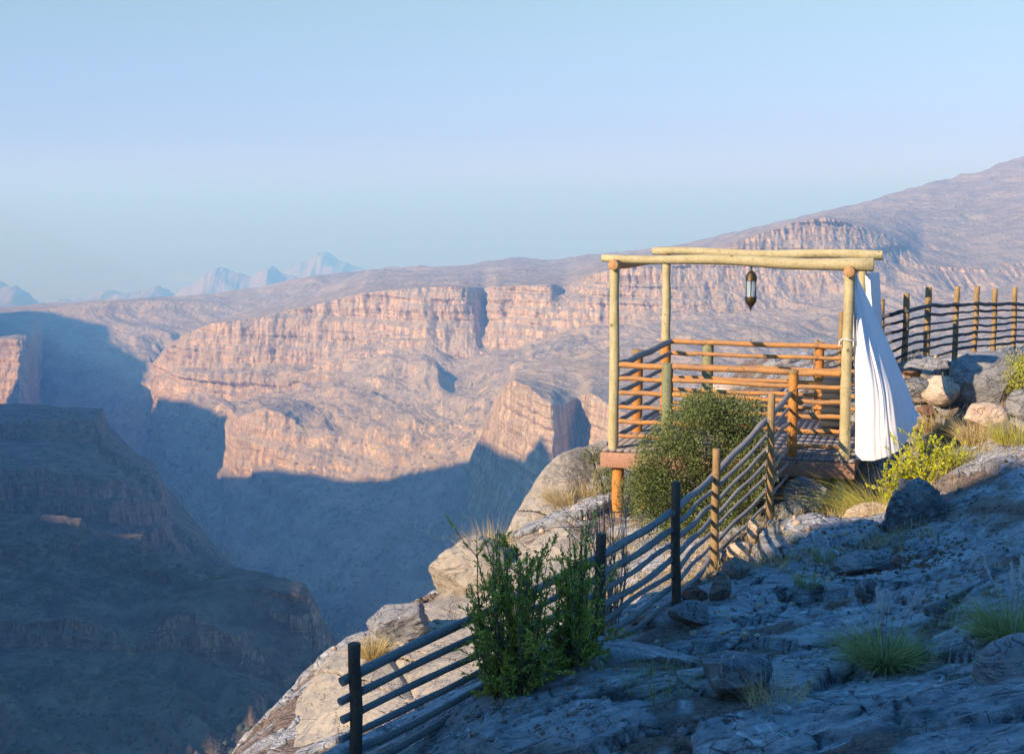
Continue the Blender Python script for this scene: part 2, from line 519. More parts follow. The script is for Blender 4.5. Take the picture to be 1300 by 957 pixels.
mesa_rows = [
    [(-300, 520, 1750), (0, 520, 1750), (60, 520, 1720), (128, 524, 1650), (140, 550, 1560), (195, 600, 1480), (330, 760, 1300), (380, 850, 1250)],
    [(-300, 513, 1500), (0, 515, 1500), (60, 515, 1480), (131, 518, 1450), (136, 540, 1430), (165, 570, 1400), (195, 590, 1380), (207, 612, 1360), (217, 650, 1340), (245, 668, 1320), (262, 692, 1300), (292, 716, 1280), (330, 752, 1250), (380, 850, 1200)],
    [(-300, 536, 1250), (0, 536, 1250), (60, 534, 1230), (128, 531, 1260), (136, 560, 1240), (195, 600, 1210), (208, 620, 1200), (219, 660, 1190), (262, 700, 1170), (330, 762, 1120), (380, 860, 1100)],
    [(-300, 556, 1242), (0, 558, 1240), (60, 560, 1220), (128, 562, 1245), (140, 580, 1230), (195, 622, 1200), (219, 676, 1180), (330, 775, 1110), (380, 870, 1090)],
    [(-300, 590, 1090), (0, 592, 1090), (100, 602, 1080), (150, 612, 1080), (197, 640, 1090), (219, 690, 1090), (330, 788, 1050), (380, 880, 1040)],
    [(-300, 652, 1080), (0, 652, 1078), (100, 660, 1070), (150, 664, 1070), (197, 690, 1080), (219, 722, 1080), (330, 806, 1040), (380, 896, 1030)],
    [(-300, 690, 960), (0, 690, 960), (197, 722, 970), (330, 830, 970), (380, 910, 980)],
    [(-300, 760, 950), (0, 760, 950), (197, 790, 960), (330, 860, 960), (380, 940, 970)],
    [(-300, 900, 800), (380, 1000, 820)],
]
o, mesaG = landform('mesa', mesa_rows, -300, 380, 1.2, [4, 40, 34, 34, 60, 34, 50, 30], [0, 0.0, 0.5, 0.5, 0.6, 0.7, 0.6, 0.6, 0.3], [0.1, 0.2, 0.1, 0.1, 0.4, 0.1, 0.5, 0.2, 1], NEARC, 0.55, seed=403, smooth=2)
tag(o, kind='structure')

near_rows = [
    [(-300, 652, 860), (0, 662, 850), (108, 668, 830), (150, 686, 820), (250, 720, 790), (350, 742, 750), (400, 780, 700), (480, 930, 680)],
    [(-300, 645, 760), (0, 655, 750), (60, 655, 745), (106, 660, 740), (112, 674, 735), (150, 680, 730), (183, 682, 725), (189, 698, 720), (250, 713, 700), (300, 725, 680), (350, 734, 660), (388, 743, 640), (401, 764, 632), (412, 790, 625), (430, 815, 620), (445, 845, 610), (480, 910, 600)],
    [(-300, 690, 690), (0, 690, 690), (106, 690, 700), (112, 700, 700), (183, 706, 690), (197, 722, 675), (300, 742, 640), (350, 746, 625), (384, 751, 612), (400, 775, 610), (430, 830, 600), (480, 920, 585)],
    [(-300, 712, 684), (0, 712, 684), (106, 714, 692), (183, 730, 680), (240, 740, 660), (300, 752, 634), (350, 780, 617), (384, 800, 606), (400, 820, 604), (430, 860, 594), (480, 940, 580)],
    [(-300, 790, 600), (0, 790, 600), (150, 795, 595), (250, 790, 590), (290, 800, 588), (330, 820, 590), (384, 850, 590), (430, 880, 588), (480, 950, 573)],
    [(-300, 822, 594), (0, 820, 594), (150, 822, 590), (250, 826, 584), (290, 840, 582), (330, 850, 584), (384, 870, 584), (430, 900, 583), (480, 970, 570)],
    [(-300, 880, 510), (0, 880, 510), (250, 880, 520), (330, 890, 530), (400, 910, 550), (480, 1000, 550)],
    [(-300, 1000, 400), (480, 1080, 430)],
]
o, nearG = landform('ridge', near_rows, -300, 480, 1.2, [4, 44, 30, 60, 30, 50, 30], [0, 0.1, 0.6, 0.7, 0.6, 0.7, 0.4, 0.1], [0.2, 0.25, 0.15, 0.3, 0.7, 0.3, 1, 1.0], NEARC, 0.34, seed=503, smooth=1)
tag(o, kind='structure')

# scrub on the shaded ridge, too many to count
def clumps(name, G, n, smin, smax, mat, rows, cols, seed):
    r = np.random.default_rng(seed)
    base = np.array([(1, 0, 0), (0, 1, 0), (-1, 0, 0), (0, -1, 0), (0, 0, 1), (0.6, 0.6, .6), (-.6, .6, .6), (-.6, -.6, .6), (.6, -.6, .6)], dtype=float)
    tri = np.array([(0, 1, 5), (1, 2, 6), (2, 3, 7), (3, 0, 8), (0, 5, 8), (1, 6, 5), (2, 7, 6), (3, 8, 7), (5, 6, 4), (6, 7, 4), (7, 8, 4), (8, 5, 4)])
    nr, nc = G.shape[:2]
    i = r.integers(int(nr * rows[0]), int(nr * rows[1]), n); j = r.integers(int(nc * cols[0]), int(nc * cols[1]), n)
    p = G[i, j]
    keep = vnoise(p[:, 0] / 60, p[:, 1] / 60, p[:, 2] * 0, seed) > -0.25
    p = p[keep]; n = len(p)
    s = r.uniform(smin, smax, (n, 1, 1)) * r.uniform(0.6, 1.3, (n, 9, 3))
    v = p[:, None, :] + base[None] * s
    f = tri[None] + (np.arange(n) * 9)[:, None, None]
    return mesh_np(name, v.reshape(-1, 3), f.reshape(-1, 3), mat, smooth=False)


SCRUB, nt, b = new_mat('scrub foliage')
q = N(nt); q.link(q.mix(q.noise(q.coord(), 0.3, 2), (0.035, 0.05, 0.03), (0.08, 0.085, 0.05)), b.inputs['Base Color'])
tag(clumps('scrub', nearG, 2600, 0.5, 2.0, SCRUB, (0.1, 1.0), (0.2, 1.0), 5), 'dark scattered scrub dotting the shaded ridge at lower left', 'scrub', kind='stuff')
tag(clumps('scrub', mesaG, 1500, 0.8, 2.6, SCRUB, (0.05, 0.9), (0.2, 1.0), 6), 'sparse dark scrub on the shaded mesa behind the ridge', 'scrub', kind='stuff')

# plain with far hills
pl = 1
nx = 90
gx, gy = np.meshgrid(np.linspace(-60000, 60000, nx), np.linspace(-58000, 62000, nx))
gz = np.full_like(gx, -1330.0)
o = mesh_np('plain', np.stack([gx, gy, gz], -1).reshape(-1, 3), grid_faces(nx, nx), PLAIN)
tag(o, kind='structure')


def far_hill(px_l, px_r, peaks, Y, seed):
    """rugged far hill standing on the plain: peaks = [(px,py)] skyline"""
    px = np.linspace(px_l, px_r, 160)
    k = np.array(peaks, float)
    top = PN(px, np.interp(px, k[:, 0], k[:, 1]) + 3.0 * fbm(px / 14.0, px * 0, px * 0, 4, seed + 90, 0.6), np.full(160, float(Y)))
    rows = []
    for t in np.linspace(-1, 1, 40):
        h = 1 - abs(t)
        r = top.copy()
        r[:, 2] = -1340 + (top[:, 2] + 1340) * h ** 0.9
        r[:, 1] = Y + t * Y * 0.10
        n = fbm(r[:, 0] / (Y * .02), r[:, 1] / (Y * .02), r[:, 2] * 0, 5, seed, 0.55, ridged=True)
        r[:, 2] += 1.5 * n * Y * 0.006 * (0.25 + min(h, 0.75)) * min(1, abs(t) * 5 + 0.25)
        rows.append(r)
    o = mesh_np('hill', np.stack(rows).reshape(-1, 3), grid_faces(40, 160), HILL, smooth=True)
    tag(o, kind='structure')


far_hill(215, 400, [(215, 380), (250, 358), (268, 341), (280, 339), (300, 347), (322, 354), (335, 344), (345, 337), (356, 346), (380, 356), (400, 380)], 13000, 1)
far_hill(330, 520, [(330, 375), (365, 345), (392, 326), (405, 318), (418, 326), (450, 340), (520, 380)], 17000, 2)
far_hill(-260, 90, [(-260, 370), (-120, 345), (-30, 352), (0, 358), (22, 366), (40, 384), (90, 400)], 12000, 3)
far_hill(60, 230, [(60, 400), (75, 378), (90, 386), (130, 370), (160, 376), (200, 366), (230, 385)], 14000, 4)

# ------------------------------------------------------------------ unseen ridge left of the frame, crest shaped to cast the gorge's shadow
UN = np.array([math.cos(SAZ), -math.sin(SAZ)])   # across the sun
UD = np.array([math.sin(SAZ), math.cos(SAZ)])    # along the light


def from_us(u, s):
    return u * UN[0] + s * UD[0], u * UN[1] + s * UD[1]


PROF = [(-5600, 120), (-4700, 190), (-4420, 240), (-4100, 235), (-3950, 175), (-3612, 130), (-3500, 60), (-3425, -120), (-3338, -120), (-3322, 40), (-3220, 40), (-3120, 30), (-2800, 42),
        (-2430, 30), (-2340, -95), (-2230, -80), (-2116, -46), (-1936, -37), (-1819, -6), (-1716, 31), (-1631, 83), (-1424, 62), (-1340, 50), (-1278, 48), (-1235, 78),
        (-1205, 60), (-1150, 20), (-1000, 0), (-900, -20), (-770, -57), (-715, -69), (-665, -69), (-640, -63), (-540, -60), (-470, -90), (-380, -200), (-300, -330)]
pk = np.array(PROF, float)
STAR = [(-5600, 1900), (-4400, 1843), (-3612, 1763), (-3400, 1220), (-3057, 1491), (-2800, 1450), (-2400, 1300), (-2116, 1258), (-1716, 1300), (-1424, 1182), (-1230, 1110),
        (-1100, 900), (-900, 380), (-750, 275), (-676, 323), (-549, 341), (-300, 250)]
uu = np.concatenate([np.arange(-5600, -300, 9.0)])
Cc = np.interp(uu, pk[:, 0], pk[:, 1])
Cc = Cc + (TAN - 0.325) * np.interp(uu, [a_ for a_, _ in STAR], [b_ for _, b_ in STAR])
Cc = Cc + 7 * fbm(uu / 45, uu * 0, uu * 0, 4, 77, 0.6)
rows = []
S0 = -300.0
for t in np.concatenate([-np.geomspace(1500, 3, 26), [0], np.geomspace(3, 1200, 26)]):
    x, y = from_us(uu, S0 + t)
    ztop = Cc - TAN * S0
    drop = abs(t) * (1.5 if t > 0 else 0.6)
    z = ztop - drop + np.minimum(abs(t) * 0.25, 30) * fbm(x / 110, y / 110, x * 0, 4, 78, 0.55, ridged=True) - min(abs(t) * 0.25, 30)
    rows.append(np.stack([x, y, np.maximum(z, -900)], -1))
o = mesh_np('shade_ridge', np.stack(rows).reshape(-1, 3), grid_faces(len(rows), len(uu)), HILL, smooth=True)
tag(o, kind='structure')

# ------------------------------------------------------------------ haze
hz, nt, b = new_mat('haze air')
nt.nodes.remove(b)
pv = nt.nodes.new('ShaderNodeVolumePrincipled')
pv.inputs['Color'].default_value = (0.21, 0.50, 1.0, 1)
pv.inputs['Absorption Color'].default_value = (0.74, 0.82, 1, 1)
pv.inputs['Density'].default_value = 1.8e-4
pv.inputs['Anisotropy'].default_value = 0.0
nt.links.new(pv.outputs[0], [n for n in nt.nodes if n.type == 'OUTPUT_MATERIAL'][0].inputs['Volume'])
o = MB().box((0, 2000, (-1331 + 450) / 2), (59000, 59000, (450 + 1331) / 2)).build('haze', hz)
tag(o, 'thin blue morning haze filling the gorge and the plain', 'haze', kind='stuff')

#==LOCAL==
# ------------------------------------------------------------------ near rock outcrop (heightfield through surveyed points)
CTRL = [(0, 0, -1.7), (4, 0, -1.2), (-5, 0, -2.6), (3, 6, -2.5), (0, 5, -2.8), (3, 9, -3.1), (0.5, 9, -3.6), (-1.05, 9.6, -4.25), (-3, 10, -5),
        (3.2, 8.5, -2.9), (1.5, 10.5, -3.45), (.4, 10.6, -3.5), (.71, 11.6, -3.85), (1.52, 13.2, -3.88), (2.2, 15.5, -4.0), (2.96, 16.4, -3.75),
        (3.5, 13, -3.6), (4.5, 12.5, -3.15), (4.3, 14.5, -3.55), (5.6, 15.5, -3.05), (5, 17.3, -3.5), (6.3, 18, -3.05), (7.5, 22, -2.85), (9, 24, -2.7),
        (6.05, 22, -2.6), (9.6, 27.5, -2.8), (12, 28, -2.4), (10, 15, -2), (8, 8, -1.6), (4.4, 17.3, -4.1), (4.4, 19, -4.5), (3.3, 18.5, -4.3),
        (2.5, 17, -4.1), (1.5, 19.8, -4.2), (1.2, 17, -4.5), (.3, 15, -4.75), (-.7, 13.5, -4.85), (3, 21, -4.4), (5, 22, -4.2), (5.8, 20, -3.75),
        (4, 27, -3.8), (6, 27, -3.4), (3, 25, -4.3), (5, 33, -4.0), (9, 32, -3.7), (1.1, 21, -4.15), (.6, 22, -4.4), (0, 21, -5.0), (-.6, 20, -5.2),
        (-1, 18, -5.1), (-2, 17, -5.35), (-2.4, 16, -5.5), (0, 17, -5.2), (-1.2, 15, -5.3), (-3, 21, -9), (0, 24, -8), (-1.5, 22, -7.6), (-4, 18, -8.5),
        (-5, 14, -7.5), (-6, 8, -5.5), (2, 27, -7), (3.2, 30, -6.3), (4.5, 38, -8), (9, 38, -7), (14, 36, -5), (1, 30, -12), (-2, 28, -16), (-7, 22, -15),
        (-9, 14, -11), (14, 22, -1.4), (15, 30, -2), (15, 12, -0.5)]


class TPS:
    def __init__(s, pts):
        p = np.array(pts, float); s.p = p[:, :2]
        n = len(p)
        K = s.k(s.p[:, None] - s.p[None])
        A = np.zeros((n + 3, n + 3)); A[:n, :n] = K + np.eye(n) * 0.02
        A[:n, n] = 1; A[:n, n + 1:] = s.p; A[n, :n] = 1; A[n + 1:, :n] = s.p.T
        s.w = np.linalg.solve(A, np.concatenate([p[:, 2], np.zeros(3)]))
    def k(s, d):
        r2 = (d ** 2).sum(-1) + 1e-9
        return 0.5 * r2 * np.log(r2)
    def __call__(s, x, y):
        x = np.asarray(x, float); y = np.asarray(y, float)
        sh = x.shape; q = np.stack([x.ravel(), y.ravel()], -1)
        out = np.empty(len(q))
        for i in range(0, len(q), 60000):
            c = q[i:i + 60000]
            out[i:i + 60000] = s.k(c[:, None] - s.p[None]) @ s.w[:-3] + s.w[-3] + c @ s.w[-2:]
        return out.reshape(sh)


tps = TPS(CTRL)


def plates(x, y, s, seed):
    """jointed slabs: every joint cell has its own height and tilt; returns height and distance to the joint"""
    x = x / s; y = y / s
    xi, yi = np.floor(x).astype(np.int64), np.floor(y).astype(np.int64)
    f1 = np.full(x.shape, 9.0); f2 = np.full(x.shape, 9.0); h = np.zeros(x.shape)
    zz = xi * 0
    for dx in (-1, 0, 1):
        for dy in (-1, 0, 1):
            cx_, cy_ = xi + dx, yi + dy
            px_ = cx_ + _hash(cx_, cy_, zz, seed); py_ = cy_ + _hash(cx_, cy_, zz + 1, seed)
            d = np.hypot(x - px_, y - py_)
            hh_ = _hash(cx_, cy_, zz + 2, seed) - 0.5 + (x - px_) * (_hash(cx_, cy_, zz + 3, seed) - 0.5) * 0.7 + (y - py_) * (_hash(cx_, cy_, zz + 4, seed) - 0.3) * 0.8
            n = d < f1
            f2 = np.where(n, f1, np.minimum(f2, d)); h = np.where(n, hh_, h); f1 = np.where(n, d, f1)
    return h, (f2 - f1)


def ground_z(x, y, full=False):
    x = np.asarray(x, float); y = np.asarray(y, float)
    z = tps(x, y)
    wx = x + 0.30 * fbm(x / 1.1, y / 1.1, x * 0, 3, 901)
    wy = y + 0.30 * fbm(x / 1.1, y / 1.1, x * 0 + 4, 3, 902)
    z = z + 0.15 * fbm(wx / 2.3, wy / 1.6, x * 0, 3, 903)
    h1, e1 = plates(wx * 0.8 + wy * 0.35, wy * 1.25 - wx * 0.3, 0.95, 11)
    h2, e2 = plates(wx * 0.9 + wy * 0.3 + 7, wy * 1.5 - wx * 0.25, 0.30, 12)
    mask = np.clip(0.5 + 2.2 * fbm(x / 1.6, y / 1.6, x * 0, 2, 915), 0, 1)
    z = z + 0.16 * h1 + 0.075 * h2 * mask
    z = z - 0.07 * np.clip(1 - e1 / 0.030, 0, 1) - 0.03 * mask * np.clip(1 - e2 / 0.035, 0, 1)
    # thin bedding lips
    a = fbm(wx / 0.9 + wy / 3.0, wy / 0.28 - wx / 3.0, x * 0, 3, 905, 0.5) * 4
    z = z + 0.018 * (np.floor(a) + np.clip((a - np.floor(a)) * 6.0, 0, 1))
    z = z + 0.020 * fbm(x / 0.2, y / 0.12, x * 0, 4, 909, 0.6)
    if full:
        joint = np.clip(1 - e1 / 0.05, 0, 1) * np.clip(0.5 + 2.5 * fbm(x / 0.7, y / 0.7, x * 0, 2, 933), 0, 1)
        joint = np.maximum(joint, 0.75 * mask * np.clip(1 - e2 / 0.08, 0, 1))
        lowness = np.clip(0.5 - h1 * 1.1 + 1.3 * fbm(x / 0.9, y / 0.7, x * 0, 4, 931, 0.6), 0, 1)
        return z, joint, lowness
    return z


def gz(x, y):
    return float(ground_z(np.array([x]), np.array([y]))[0])


_hy = np.arange(6.5, 36, 0.025)


def hit(px, py, dz=0.0):
    """where the outcrop's surface stands in that direction"""
    p = PN(np.full(len(_hy), float(px)), np.full(len(_hy), float(py)), _hy)
    g = ground_z(p[:, 0], p[:, 1])
    k = np.argmax(g > p[:, 2]) if (g > p[:, 2]).any() else len(_hy) - 1
    return (float(p[k, 0]), float(p[k, 1]), float(g[k]) + dz)


ROCKM, nt, b = new_mat('blue grey limestone')
q = N(nt)
co = q.coord()
n1 = q.noise(co, 0.7, 6, 0.6, 0.4)
n2 = q.noise(co, 5.0, 6, 0.7)
base = q.mix(q.ramp(n1, [(0.35, 0.0), (0.65, 1.0)]), (0.18, 0.205, 0.22), (0.47, 0.475, 0.47))
base = q.mix(q.ramp(n2, [(0.4, 0.0), (0.7, 0.8)]), base, (0.66, 0.655, 0.63))
# calcite veins
cv = q.coord(scale=(1, 0.7, 1), rot=(0, 0, 0.5))
vz = q.math('ABSOLUTE', q.math('SUBTRACT', q.noise(cv, 1.1, 3, 0.55, 1.2), 0.5))
vm = q.math('MULTIPLY', q.ramp(vz, [(0.0, 1.0), (0.011, 0.0)]), q.ramp(q.noise(co, 0.9, 2, 0.5), [(0.46, 0.0), (0.54, 1.0)]))
vz2 = q.math('ABSOLUTE', q.math('SUBTRACT', q.noise(q.coord(rot=(0, 0, 1.3)), 2.6, 3, 0.6, 1.6), 0.5))
vm2 = q.math('MULTIPLY', q.ramp(vz2, [(0.0, 0.8), (0.012, 0.0)]), q.ramp(q.noise(co, 1.3, 2, 0.5), [(0.48, 0.0), (0.56, 1.0)]))
base = q.mix(vm, base, (0.80, 0.79, 0.76))
base = q.mix(vm2, base, (0.68, 0.67, 0.63))
# rusty soil and lichen gathered in patches
sm = q.ramp(q.noise(co, 0.5, 5, 0.6, 0.5), [(0.56, 0.0), (0.62, 1.0)])
base = q.mix(q.math('MULTIPLY', sm, 0.75), base, (0.27, 0.185, 0.125))
soil_c = q.mix(q.ramp(q.noise(co, 30.0, 4, 0.7), [(0.35, 0.0), (0.65, 1.0)]), (0.13, 0.085, 0.06), (0.34, 0.24, 0.17))
base = q.mix(q.ramp(q.attr('soil'), [(0.80, 0.0), (0.93, 0.9)]), base, soil_c)
base = q.mix(q.ramp(q.attr('joint'), [(0.25, 0.0), (0.75, 0.85)]), base, (0.045, 0.04, 0.035))  # dirt in the joints, with crack shade painted into the colour
wv = q.n('ShaderNodeMix', data_type='VECTOR'); wv.inputs[0].default_value = 0.16
nzc = q.n('ShaderNodeTexNoise'); nzc.inputs['Scale'].default_value = 1.5; nzc.inputs['Detail'].default_value = 5
q.link(q.coord(scale=(0.75, 1.7, 1.7), rot=(0, 0, 0.35)), wv.inputs[4]); q.link(nzc.outputs['Color'], wv.inputs[5]); q.link(co, nzc.inputs['Vector'])
for sc_, am_ in ((2.2, 0.8), (6.5, 0.6)):
    vo_ = nt.nodes.new('ShaderNodeTexVoronoi'); vo_.feature = 'DISTANCE_TO_EDGE'; vo_.inputs['Scale'].default_value = sc_
    q.link(wv.outputs[1], vo_.inputs['Vector'])
    brk = q.ramp(q.noise(co, 1.1 * sc_ / 2, 2, 0.5), [(0.46, 0.0), (0.54, 1.0)])
    base = q.mix(q.math('MULTIPLY', q.math('MULTIPLY', q.ramp(vo_.outputs[0], [(0.006, 1.0), (0.03, 0.0)]), brk), am_), base, (0.04, 0.042, 0.045))  # thin fracture lines, their dark shade painted into the colour
ln = q.ramp(q.noise(co, 9.0, 3, 0.6), [(0.62, 0.0), (0.66, 0.7)])
base = q.mix(ln, base, (0.05, 0.05, 0.05))
q.link(base, b.inputs['Base Color'])
b.inputs['Roughness'].default_value = 0.8
hh = q.math('ADD', q.math('MULTIPLY', q.noise(q.coord(scale=(1, 2.2, 3)), 6.0, 8, 0.7, 0.5), 1.0), q.math('MULTIPLY', q.noise(co, 40.0, 4, 0.7), 0.25))
vor = nt.nodes.new('ShaderNodeTexVoronoi'); vor.feature = 'DISTANCE_TO_EDGE'; vor.inputs['Scale'].default_value = 3.2
q.link(q.mix(0.12, q.coord(scale=(0.7, 1.6, 1.6), rot=(0, 0, 0.35)), q.n('ShaderNodeTexNoise', noise_dimensions='3D').outputs['Color']), vor.inputs['Vector'])
hh = q.math('ADD', hh, q.math('MULTIPLY', q.ramp(vor.outputs[0], [(0.0, 0.0), (0.04, 1.0)]), 0.35))
q.bump(hh, 1.0, 0.11, b)


def rock_mat(name, c1, c2, c3, veins=0.0, scale=1.0, crack=0.6):
    m, nt, b = new_mat(name)
    q = N(nt)
    co = q.coord()
    n1 = q.noise(co, 1.6 * scale, 6, 0.65, 0.4)
    n2 = q.noise(co, 9.0 * scale, 6, 0.7)
    c = q.mix(q.ramp(n1, [(0.36, 0.0), (0.64, 1.0)]), c1, c2)
    c = q.mix(q.ramp(n2, [(0.45, 0.0), (0.68, 0.8)]), c, c3)
    cr = q.math('ABSOLUTE', q.math('SUBTRACT', q.noise(q.coord(scale=(1, 1, 2.2), rot=(0.3, 0.25, 0)), 1.7 * scale, 4, 0.6, 1.0), 0.5))
    cm = q.ramp(cr, [(0.0, crack), (0.012, 0.0)])
    c = q.mix(cm, c, tuple(0.3 * x for x in c1))
    if veins:
        vz = q.math('ABSOLUTE', q.math('SUBTRACT', q.noise(q.coord(rot=(0.4, 0, 0.9)), 2.4 * scale, 2, 0.5, 1.0), 0.5))
        c = q.mix(q.ramp(vz, [(0.0, veins), (0.01, 0.0)]), c, (0.6, 0.59, 0.56))
    q.link(c, b.inputs['Base Color'])
    hh = q.math('ADD', q.math('MULTIPLY', q.noise(q.coord(scale=(1, 1, 2.5), rot=(0.3, 0.25, 0)), 5.0 * scale, 8, 0.7, 0.4), 1.0), q.math('MULTIPLY', cm, -0.8))
    q.bump(hh, 0.9, 0.06, b)
    return m


TANROCK = rock_mat('weathered tan limestone', (0.30, 0.255, 0.19), (0.41, 0.355, 0.265), (0.22, 0.195, 0.16), 0.0, 0.8, 0.35)
DARKROCK = rock_mat('dark slaty limestone', (0.09, 0.10, 0.105), (0.17, 0.17, 0.165), (0.27, 0.26, 0.24), 0.6, 1.3)
PEACH = rock_mat('peach limestone', (0.50, 0.37, 0.25), (0.58, 0.46, 0.34), (0.40, 0.29, 0.2), 0.0, 1.0, 0.4)
RUST = rock_mat('rusty stone', (0.20, 0.10, 0.06), (0.30, 0.17, 0.11), (0.12, 0.08, 0.06), 0.0, 2.0)
BROWNROCK = rock_mat('brown stone', (0.24, 0.18, 0.14), (0.33, 0.26, 0.2), (0.18, 0.14, 0.11), 0.0, 2.0)
GREYROCK = rock_mat('grey stone', (0.17, 0.175, 0.18), (0.26, 0.255, 0.24), (0.33, 0.31, 0.28), 0.3, 1.5)

# ground sheet: finer near the lens
ys = np.concatenate([np.arange(-4, 6, 0.25), np.arange(6, 12, 0.028), np.arange(12, 20, 0.036), np.arange(20, 30, 0.06), np.arange(30, 42, 0.3)])
xs = np.concatenate([np.arange(-12, -3.2, 0.12), np.arange(-3.2, 8, 0.034), np.arange(8, 18, 0.12)])
GX, GY = np.meshgrid(xs, ys)
GZ, JT, LW = ground_z(GX, GY, True)
LW = LW + 0.33 * np.clip((GY - 13.2 - 0.55 * GX) * 1.5, 0, 1) * np.clip((4.6 - GX) * 1.5, 0, 1) + 0.2 * np.clip((GY - 17.5) * 1.5, 0, 1)
edge = np.maximum.reduce([np.maximum(0, -10 - GX), np.maximum(0, GY - 38), np.maximum(0, GX - 17) * 0])
GZ = GZ - edge ** 2 * 8
GZ[-1, :] -= 60; GZ[:, 0] -= 60; GZ[:, -1] -= 30; GZ[0, :] -= 5
o = mesh_np('ground', np.stack([GX, GY, GZ], -1).reshape(-1, 3), grid_faces(len(ys), len(xs)), ROCKM, smooth=True, attr={'joint': JT.ravel(), 'soil': LW.ravel()})
tag(o, kind='structure')
# the hillside the outcrop belongs to, running back behind the camera
hx, hy = np.meshgrid(np.linspace(-12, 260, 70), np.linspace(-240, 41, 80))
hzz = -2.5 - np.maximum(0, -hx) * .5 + np.maximum(hx - 17, 0) * 0.02 - np.maximum(0, hy - 30) * 3 + np.where((hx < 19) & (hy > -5), -6, 0) + 1.2 * fbm(hx / 20, hy / 20, hx * 0, 4, 66)
o = mesh_np('hillside', np.stack([hx, hy, hzz], -1).reshape(-1, 3), grid_faces(80, 70), ROCKM, smooth=True)
tag(o, kind='structure')

# unseen rock added behind and left of the camera, shaped to shade the foreground
CR = [(-14, -12), (-11.6, -8), (-10.9, -4), (-10.5, -2), (-10.2, -0.8), (-9.8, 0.3), (-9.5, 1.0), (-9.2, 1.4), (-8.8, 2.1), (-8, 2.3), (-7, 2.5), (-5, 3.2), (0, 4.2), (8, 5), (22, 5), (30, -3)]
cu = np.arange(-14, 30, 0.12)
cc = np.interp(cu, [a for a, _ in CR], [c for _, c in CR]) + (TAN - 0.325) * np.interp(cu, [-12, -10.6, -10, -9.2, -8.8, -7, 0], [17, 15, 12.5, 12, 14, 9, 10]) + 0.18 * fbm(cu / 1.1, cu * 0, cu * 0, 4, 71, 0.6) + 0.25 * vnoise(cu / 3, cu * 0, cu * 0, 72)
rows = []
SC = -15.0
for t in np.linspace(-6, 6, 61):
    x, y = from_us(cu, SC + t)
    top = cc - TAN * SC
    z = top - 0.9 * np.abs(t) ** 1.35 + 0.7 * min(1, abs(t)) * fbm(x / 2.2, y / 2.2, top / 2 + t * 0.4, 4, 73, 0.55)
    rows.append(np.stack([x, y, np.maximum(z, -9)], -1))
o = mesh_np('shade_rock', np.stack(rows).reshape(-1, 3), grid_faces(61, len(cu)), TANROCK, smooth=True)
tag(o, kind='structure')


# ------------------------------------------------------------------ boulders
def ico(sub):
    import bmesh
    bm = bmesh.new()
    bmesh.ops.create_icosphere(bm, subdivisions=sub, radius=1)
    v = np.array([x.co[:] for x in bm.verts]); f = np.array([[y.index for y in x.verts] for x in bm.faces])
    bm.free()
    return v, f


ICO5, ICO4, ICO3 = ico(6), ico(5), ico(4)


def boulder(name, label, cat, c, size, mat, seed, facets=9, rough=0.06, rot=0.0, tilt=(0, 0), strata=0.0, sub=4, group=None, flat=0.0, sharp=0.0):
    """angular rock: an ellipsoid cut by random planes, then weathered; c = centre of its foot"""
    v, f = {3: ICO3, 4: ICO4, 5: ICO5}[sub]
    v = v.copy()
    r = np.random.default_rng(seed)
    for k in range(facets):
        n = r.normal(size=3); n /= np.linalg.norm(n)
        d = r.uniform(0.52, 0.86)
        h = v @ n
        over = np.maximum(h - d, 0)
        v -= (over * (1.0 if sharp else 0.9))[:, None] * n
    nn = fbm(v[:, 0] * 1.6 + seed, v[:, 1] * 1.6, v[:, 2] * 1.6, 5, seed, 0.55)
    n2 = fbm(v[:, 0] * 5 + seed, v[:, 1] * 5, v[:, 2] * 7, 4, seed + 5, 0.6)
    rad = 1 + rough * 2.2 * nn + rough * 0.8 * n2
    if strata:
        zz = v[:, 2] + 0.35 * v[:, 0] + 0.1 * nn
        rad = rad + strata * (np.abs(((zz * 4.2) % 1.0) - 0.5) - 0.25) + strata * 0.8 * (_hash(np.floor(zz * 4.2).astype(np.int64), np.zeros(len(v), dtype=np.int64), np.zeros(len(v), dtype=np.int64), seed) - 0.5)
    v = v * rad[:, None]
    v = v * np.array(size) * 0.5 / 0.88
    M = np.array(Matrix.Rotation(rot, 3, 'Z') @ Matrix.Rotation(tilt[0], 3, 'X') @ Matrix.Rotation(tilt[1], 3, 'Y'))
    v = v @ M.T
    lo = v[:, 2].min()
    v[:, 2] -= lo + 0.12 * size[2] + flat
    o = mesh_np(name, v, f, mat, smooth=True)
    o.location = c
    tag(o, label, cat, group)
    return o


def at_ground(px, Y, dz=0.0):
    x = (px - 650.0) / F * Y * (1 / (CP + (-(600 - 478.5) / F) * SP))
    return (x, Y, gz(x, Y) + dz)


def fixed(px, py, Y):
    return P(px, py, Y)


